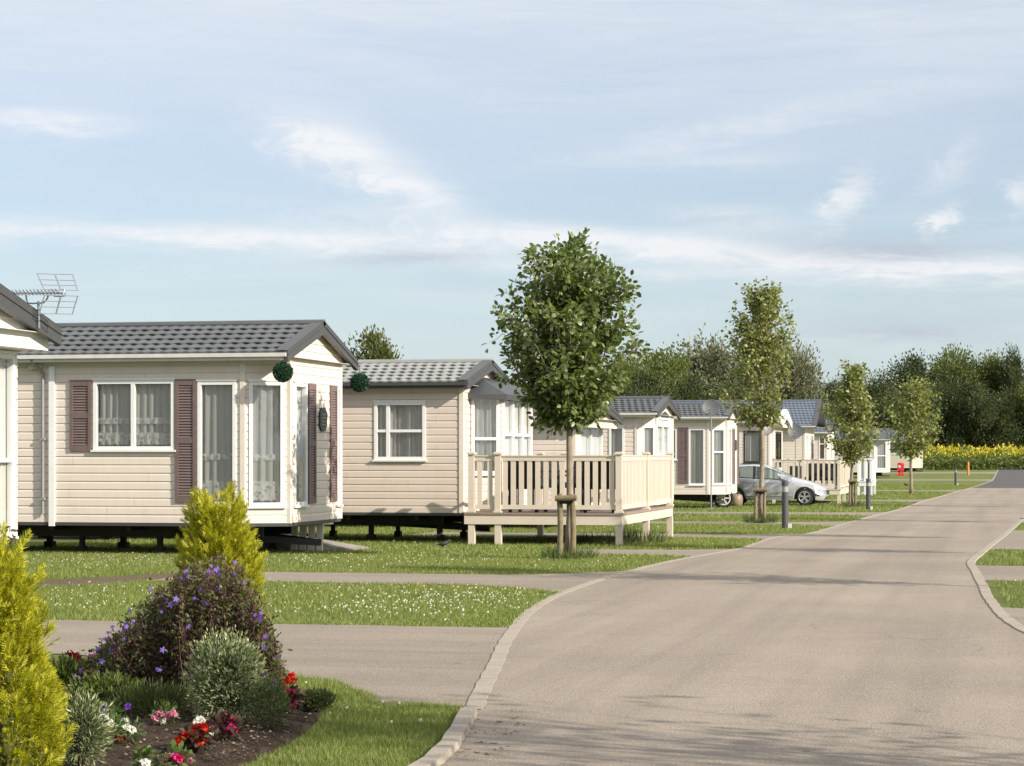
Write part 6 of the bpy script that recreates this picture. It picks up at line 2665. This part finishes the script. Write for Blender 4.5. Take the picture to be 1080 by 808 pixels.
bedding(207, 797, [(194, 780, 'red', 13), (212, 770, 'red', 16), (213, 781, 'red', 13), (205, 772, 'red', 10), (199, 776, 'red', 9), (213, 760, 'white', 11), (222, 774, 'white', 7)], BRONZE,
        'scarlet bedding flower with bronze leaves at the front of the soil', 'red_flower_plant')
bedding(238, 784, [(241, 761, 'magenta', 13), (248, 769, 'magenta', 10), (229, 765, 'pink', 10), (225, 768, 'magenta', 8), (241, 779, 'magenta', 6)], BRONZE,
        'magenta bedding flower below the round variegated shrub', 'magenta_flower_plant')
bedding(303, 752, [(309, 714, 'red', 9), (304, 720, 'red', 10), (310, 718, 'red', 7), (299, 727, 'magenta', 9), (307, 729, 'magenta', 10), (311, 738, 'magenta', 8), (312, 745, 'magenta', 7), (296, 736, 'white', 9), (293, 745, 'white', 7), (302, 743, 'white', 5), (302, 733, 'magenta', 8)],
        BRONZE, 'red and magenta bedding flowers at the right end of the bed', 'red_flower_plant', .11, 220)
bedding(187, 822, [(180, 800, 'pink', 12), (189, 799, 'magenta', 12), (198, 804, 'pink', 11), (193, 798, 'magenta', 9)], FRESH, 'pink bedding flowers at the bottom edge of the photo', 'pink_flower_plant', .07, 80)
bedding(153, 822, [(152, 806, 'white', 12), (158, 804, 'white', 9)], FRESH, 'white bedding flower at the bottom edge, left of the pink ones', 'white_flower_plant', .05, 60)
bedding(173, 770, [(171, 753, 'pink', 9), (178, 755, 'pink', 8), (167, 757, 'pink', 8), (187, 752, 'pink', 7), (175, 761, 'white', 6), (163, 763, 'white', 7)], FRESH,
        'pale pink carnations in the middle of the bed', 'carnation', .08, 120, (.04, .01))
bedding(118, 794, [(112, 757, 'white', 9), (117, 763, 'white', 10), (108, 756, 'white', 8), (120, 765, 'white', 8)], FRESH, 'white stocks beside the narrow leaved variegated shrub', 'white_flower_plant', .07, 110, (.045, .012), h=.16)
bedding(136, 790, [(134, 762, 'white', 8), (138, 766, 'white', 8), (142, 769, 'white', 7), (127, 780, 'crimson', 9), (130, 778, 'crimson', 7)], FRESH, 'white stocks with crimson flowers below them', 'white_flower_plant', .06, 90, (.045, .012), h=.12)
bedding(78, 735, [(79, 696, 'crimson', 14), (72, 704, 'red', 10), (84, 698, 'magenta', 10), (75, 708, 'red', 9), (66, 703, 'crimson', 8), (80, 703, 'crimson', 10)], BRONZE, 'tall dark red flowers beside the corner conifer', 'crimson_flower_plant', .09, 130, h=.26)
bedding(100, 730, [(99, 696, 'mauve', 9), (101, 700, 'mauve', 8), (97, 693, 'mauve', 7)], FRESH, 'mauve flower standing left of the bellflowers', 'mauve_flower_plant', .05, 60, (.04, .012), h=.2)
bedding(114, 770, [(112, 749, 'violet', 9), (117, 748, 'violet', 8), (140, 744, 'violet', 6)], FRESH, 'deep violet pansies behind the white stocks', 'violet_flower_plant', .07, 80)
bedding(275, 745, [(272, 718, 'mauve', 6), (277, 722, 'mauve', 7), (279, 721, 'mauve', 6), (270, 738, 'red', 7)], FRESH, 'purple flowers at the right shoulder of the variegated shrub', 'mauve_flower_plant', .05, 70)
# pink spikes
for px, py, tp in ((93, 745, 720), (102, 745, 722), (119, 748, 724)):
    p = G(px, py + 8)
    s = depth(p.x, p.y) / F
    r = empty('flower_spike', p, {93: 'pink flower spike left of its twin, beside the violet bellflowers', 102: 'pink flower spike right of its twin, beside the violet bellflowers', 119: 'dark crimson flower spike among the leaves'}[px], 'flowering plant')
    rng = np.random.default_rng(px)
    h = (py + 8 - tp) * s
    m_ = MB()
    m_.tube([(0, 0, 0), (0, 0, h * .95)], .003, 5)
    m_.build('stem', FRESH, r)
    n = 90
    zz_ = rng.uniform(h * .5, h, n)
    a = rng.uniform(0, 6.28, n)
    m_ = MB()
    m_.addarr(leaf_quads(np.stack([.006 * np.cos(a), .006 * np.sin(a), zz_], 1), np.stack([np.cos(a), np.sin(a), rng.uniform(.2, 1, n)], 1), .014, .009, .3, rng), 4, [(0, 1, 2), (0, 2, 3)])
    m_.build('bloom', PETALS['crimson'] if px == 119 else PETALS['pink'], r)

# rose bush at the left edge
def rose_bush():
    rng = np.random.default_rng(91)
    p = G(-12, 745)
    d = depth(p.x, p.y)
    s = d / F
    r = empty('rose_bush', p, 'leggy rose bush with dark leaves and white blooms behind the corner conifer', 'rose bush')
    st_ = MB()
    cs, ds = [], []
    for k in range(16):
        e = np.array([rng.uniform(-40, 26) * s, rng.normal(0, .12), (745 - rng.uniform(508, 585)) * s])
        b = np.array([rng.normal(0, .05), rng.normal(0, .05), 0])
        mid = (b + e) / 2 + rng.normal(0, .06, 3)
        t = np.linspace(0, 1, 8)[:, None]
        cur = (1 - t) ** 2 * b + 2 * t * (1 - t) * mid + t * t * e
        st_.tube([tuple(x) for x in cur], list(np.linspace(.007, .002, 8)), 5, caps=False)
        for _ in range(34):
            f = rng.uniform(.45, 1)
            q_ = (1 - f) ** 2 * b + 2 * f * (1 - f) * mid + f * f * e
            cs.append(q_ + rng.normal(0, .03, 3))
            ds.append(rng.normal(0, 1, 3) + [0, 0, .2])
    st_.build('stem', simple('rose stem', (.09, .06, .03), .6), r)
    m_ = MB()
    m_.addarr(leaf6(np.array(cs), np.array(ds), .05, .032, rng), 6, [(0, 1, 5), (1, 2, 4, 5), (2, 3, 4)])
    m_.build('foliage', leafy('rose leaves', (0.03, 0.05, 0.018), (0.08, 0.10, 0.04), .25, .35, (.13, .06, .04)), r)
    for k, (px, py) in enumerate(((6, 572), (10, 580), (3, 585), (11, 566))):
        o = bpy.data.objects.new('bloom', bloom_mesh('white', k % 3))
        COL.objects.link(o)
        o.parent = r
        o.location = ((px + 12) * s, -.14, (745 - py) * s)
        o.rotation_euler = (1.0, 0, k)
        o.scale = (1.3, 1.3, 1.3)
    return r


rose_bush()

# --------------------------------------------------------------- turf blades and clover on the lawns
BLADE = leafy('grass blades', (0.104, 0.148, 0.028), (0.190, 0.230, 0.056), .30, .6, (0.30, 0.27, 0.12))


def lawn_ok(x, y):
    """True on turf: not on road, drives, path or bed."""
    wob = .03 * np.sin(y * 13.) + .02 * np.sin(y * 31.)
    ok = x < np.interp(y, LY, LX) + .015 + wob * .6
    right = x > np.interp(y, RY, RX) + .18
    for y0, y1, x0, xe, lo, hi, fl, side in DRIVES_L:
        if side < 0:
            d = np.abs(xe - x)
            f = fl * np.maximum(0, 1 - d / (2.2 * fl + .01)) ** 2 * 1.6
            a = (np.interp(x, lax, lay) if lo else y0) - f
            ok &= ~((x > x0 - .05) & (y > a + .03 + .03 * np.sin(x * 11)) & (y < y1 + f - .03 + .03 * np.sin(x * 9 + 1)))
        else:
            right &= ~((y > y0 - .06) & (y < y1 + .03))
    pa_ = np.array([(p.x, p.y) for p in PATH_A])[::-1]
    pb_ = np.array([(p.x, p.y) for p in PATH_B])[::-1]
    hi_, lo_ = np.interp(x, pa_[:, 0], pa_[:, 1]), np.interp(x, pb_[:, 0], pb_[:, 1])
    ok &= ~((x < pa_[-1, 0] + .3) & (y > lo_) & (y < hi_))
    ok |= right
    # bed
    b = np.array([(p.x, p.y) for p in BED])
    c = np.zeros(len(x), bool)
    j = len(b) - 1
    for i in range(len(b)):
        xi, yi, xj, yj = *b[i], *b[j]
        c ^= ((yi > y) != (yj > y)) & (x < (xj - xi) * (y - yi) / (yj - yi + 1e-12) + xi)
        j = i
    return ok & ~c


def in_view(x, y, m=90):
    d = -x * SA + y * CA
    px = 540 + (x * CA + y * SA) / d * F
    py = HOR + (EYE - np.interp(y, GY, GZ)) * F / d
    return (px > -m) & (px < 1080 + m) & (py < 860) & (d > 5)


def blades(n, y0, y1, x0, x1, h, w, seed):
    rng = np.random.default_rng(seed)
    x, y = rng.uniform(x0, x1, n), rng.uniform(y0, y1, n)
    k = in_view(x, y)
    x, y = x[k], y[k]
    k = lawn_ok(x, y)
    x, y = x[k], y[k]
    m = len(x)
    worn = np.sin(x * .9 + 1.3 * np.sin(y * .7)) * np.sin(y * .8 + x * .35) + .5 * np.sin(x * 2.7 + y * 1.9)
    k = rng.uniform(0, 1, len(x)) < np.clip(1.25 - .8 * np.maximum(worn - .35, 0), .35, 1)
    x, y = x[k], y[k]
    m = len(x)
    tone = .75 + .5 * np.sin(x * 1.7 + 2 * np.sin(y * .9)) * np.sin(y * 1.3 + x * .4)
    hh = h * rng.uniform(.45, 1.25, m) * (0.8 + .25 * tone)
    z = np.interp(y, GY, GZ)
    a = rng.uniform(0, 6.28, m)
    lean = rng.normal(0, .45, (m, 2)) * hh[:, None]
    b0 = np.stack([x - w * np.cos(a) / 2, y - w * np.sin(a) / 2, z - .004], 1)
    b1 = np.stack([x + w * np.cos(a) / 2, y + w * np.sin(a) / 2, z - .004], 1)
    tp = np.stack([x + lean[:, 0], y + lean[:, 1], z + hh], 1)
    return np.stack([b0, b1, tp], 1)


mb = MB()
mb.addarr(blades(150000, 10.0, 16, -6, -2.2, .035, .006, 1), 3)
mb.addarr(blades(330000, 16, 33, -16, -2, .040, .010, 2), 3)
mb.addarr(blades(190000, 33, 62, -16, -3, .05, .018, 3), 3)
mb.addarr(blades(90000, 17, 62, -1, 6, .045, .014, 4), 3)
mb.addarr(blades(70000, 62, 140, -16, -2.5, .06, .035, 5), 3)
tag(mb.build('grass', BLADE), kind='stuff')


def clover():
    rng = np.random.default_rng(12)
    cs = []
    # drifts of clover and daisies: (px, py, spread px, spread py, count)
    for px, py, sx, sy, n in ((120, 592, 60, 5, 260), (60, 596, 50, 4, 120), (330, 590, 60, 4, 200), (400, 595, 60, 5, 160), (450, 581, 60, 4, 90), (520, 592, 50, 4, 90), (560, 600, 40, 3, 60),
                              (110, 627, 60, 6, 120), (90, 642, 40, 4, 70), (460, 636, 50, 8, 420), (400, 642, 60, 6, 220), (340, 626, 60, 5, 90), (500, 630, 30, 6, 130), (60, 635, 30, 5, 60),
                              (385, 748, 50, 14, 16), (420, 770, 40, 14, 14), (640, 592, 40, 3, 40), (720, 565, 40, 3, 70), (760, 545, 60, 5, 120), (700, 556, 50, 5, 90), (820, 560, 60, 3, 60),
                              (860, 547, 60, 3, 60), (1060, 622, 30, 10, 10)):
        for _ in range(int(n * .46)):
            y_ = rng.normal(py, sy)
            if y_ < HOR + 30:
                continue
            p = G(rng.normal(px, sx), y_)
            cs.append((p.x, p.y))
    c = np.array(cs)
    k = lawn_ok(c[:, 0], c[:, 1])
    c = c[k]
    m = len(c)
    z = np.interp(c[:, 1], GY, GZ) + rng.uniform(.03, .06, m)
    rad = rng.uniform(.005, .0115, m)
    oc = []
    for i in range(6):
        a = i * math.pi / 3
        oc.append(np.stack([c[:, 0] + rad * math.cos(a), c[:, 1] + rad * .6 * math.sin(a), z + rad * .75 * math.sin(a)], 1))
    ctr = np.stack([c[:, 0], c[:, 1] - rad * .3, z + rad * .5], 1)
    m_ = MB()
    m_.addarr(np.stack(oc + [ctr], 1), 7, [(i, (i + 1) % 6, 6) for i in range(6)])
    return tag(m_.build('clover_flowers', leafy('clover flowers', (0.42, 0.36, 0.30), (0.64, 0.60, 0.50), .2, .8)), kind='stuff')


clover()
# stray litter of twigs and leaves by the kerb
mb = MB()
rng = np.random.default_rng(5)
for _ in range(45):
    px = rng.uniform(490, 560)
    py = rng.uniform(752, 800)
    p = G(px + (py - 750) * -.2, py)
    a, l = rng.uniform(0, 6.28), rng.uniform(.01, .05)
    mb.tube([(p.x, p.y, .016), (p.x + l * math.cos(a), p.y + l * math.sin(a), .018)], .0025, 4)
tag(mb.build('twig_litter', simple('dry twigs', (.15, .12, .085), .9, .4)), kind='stuff')
bpy.context.view_layer.update()
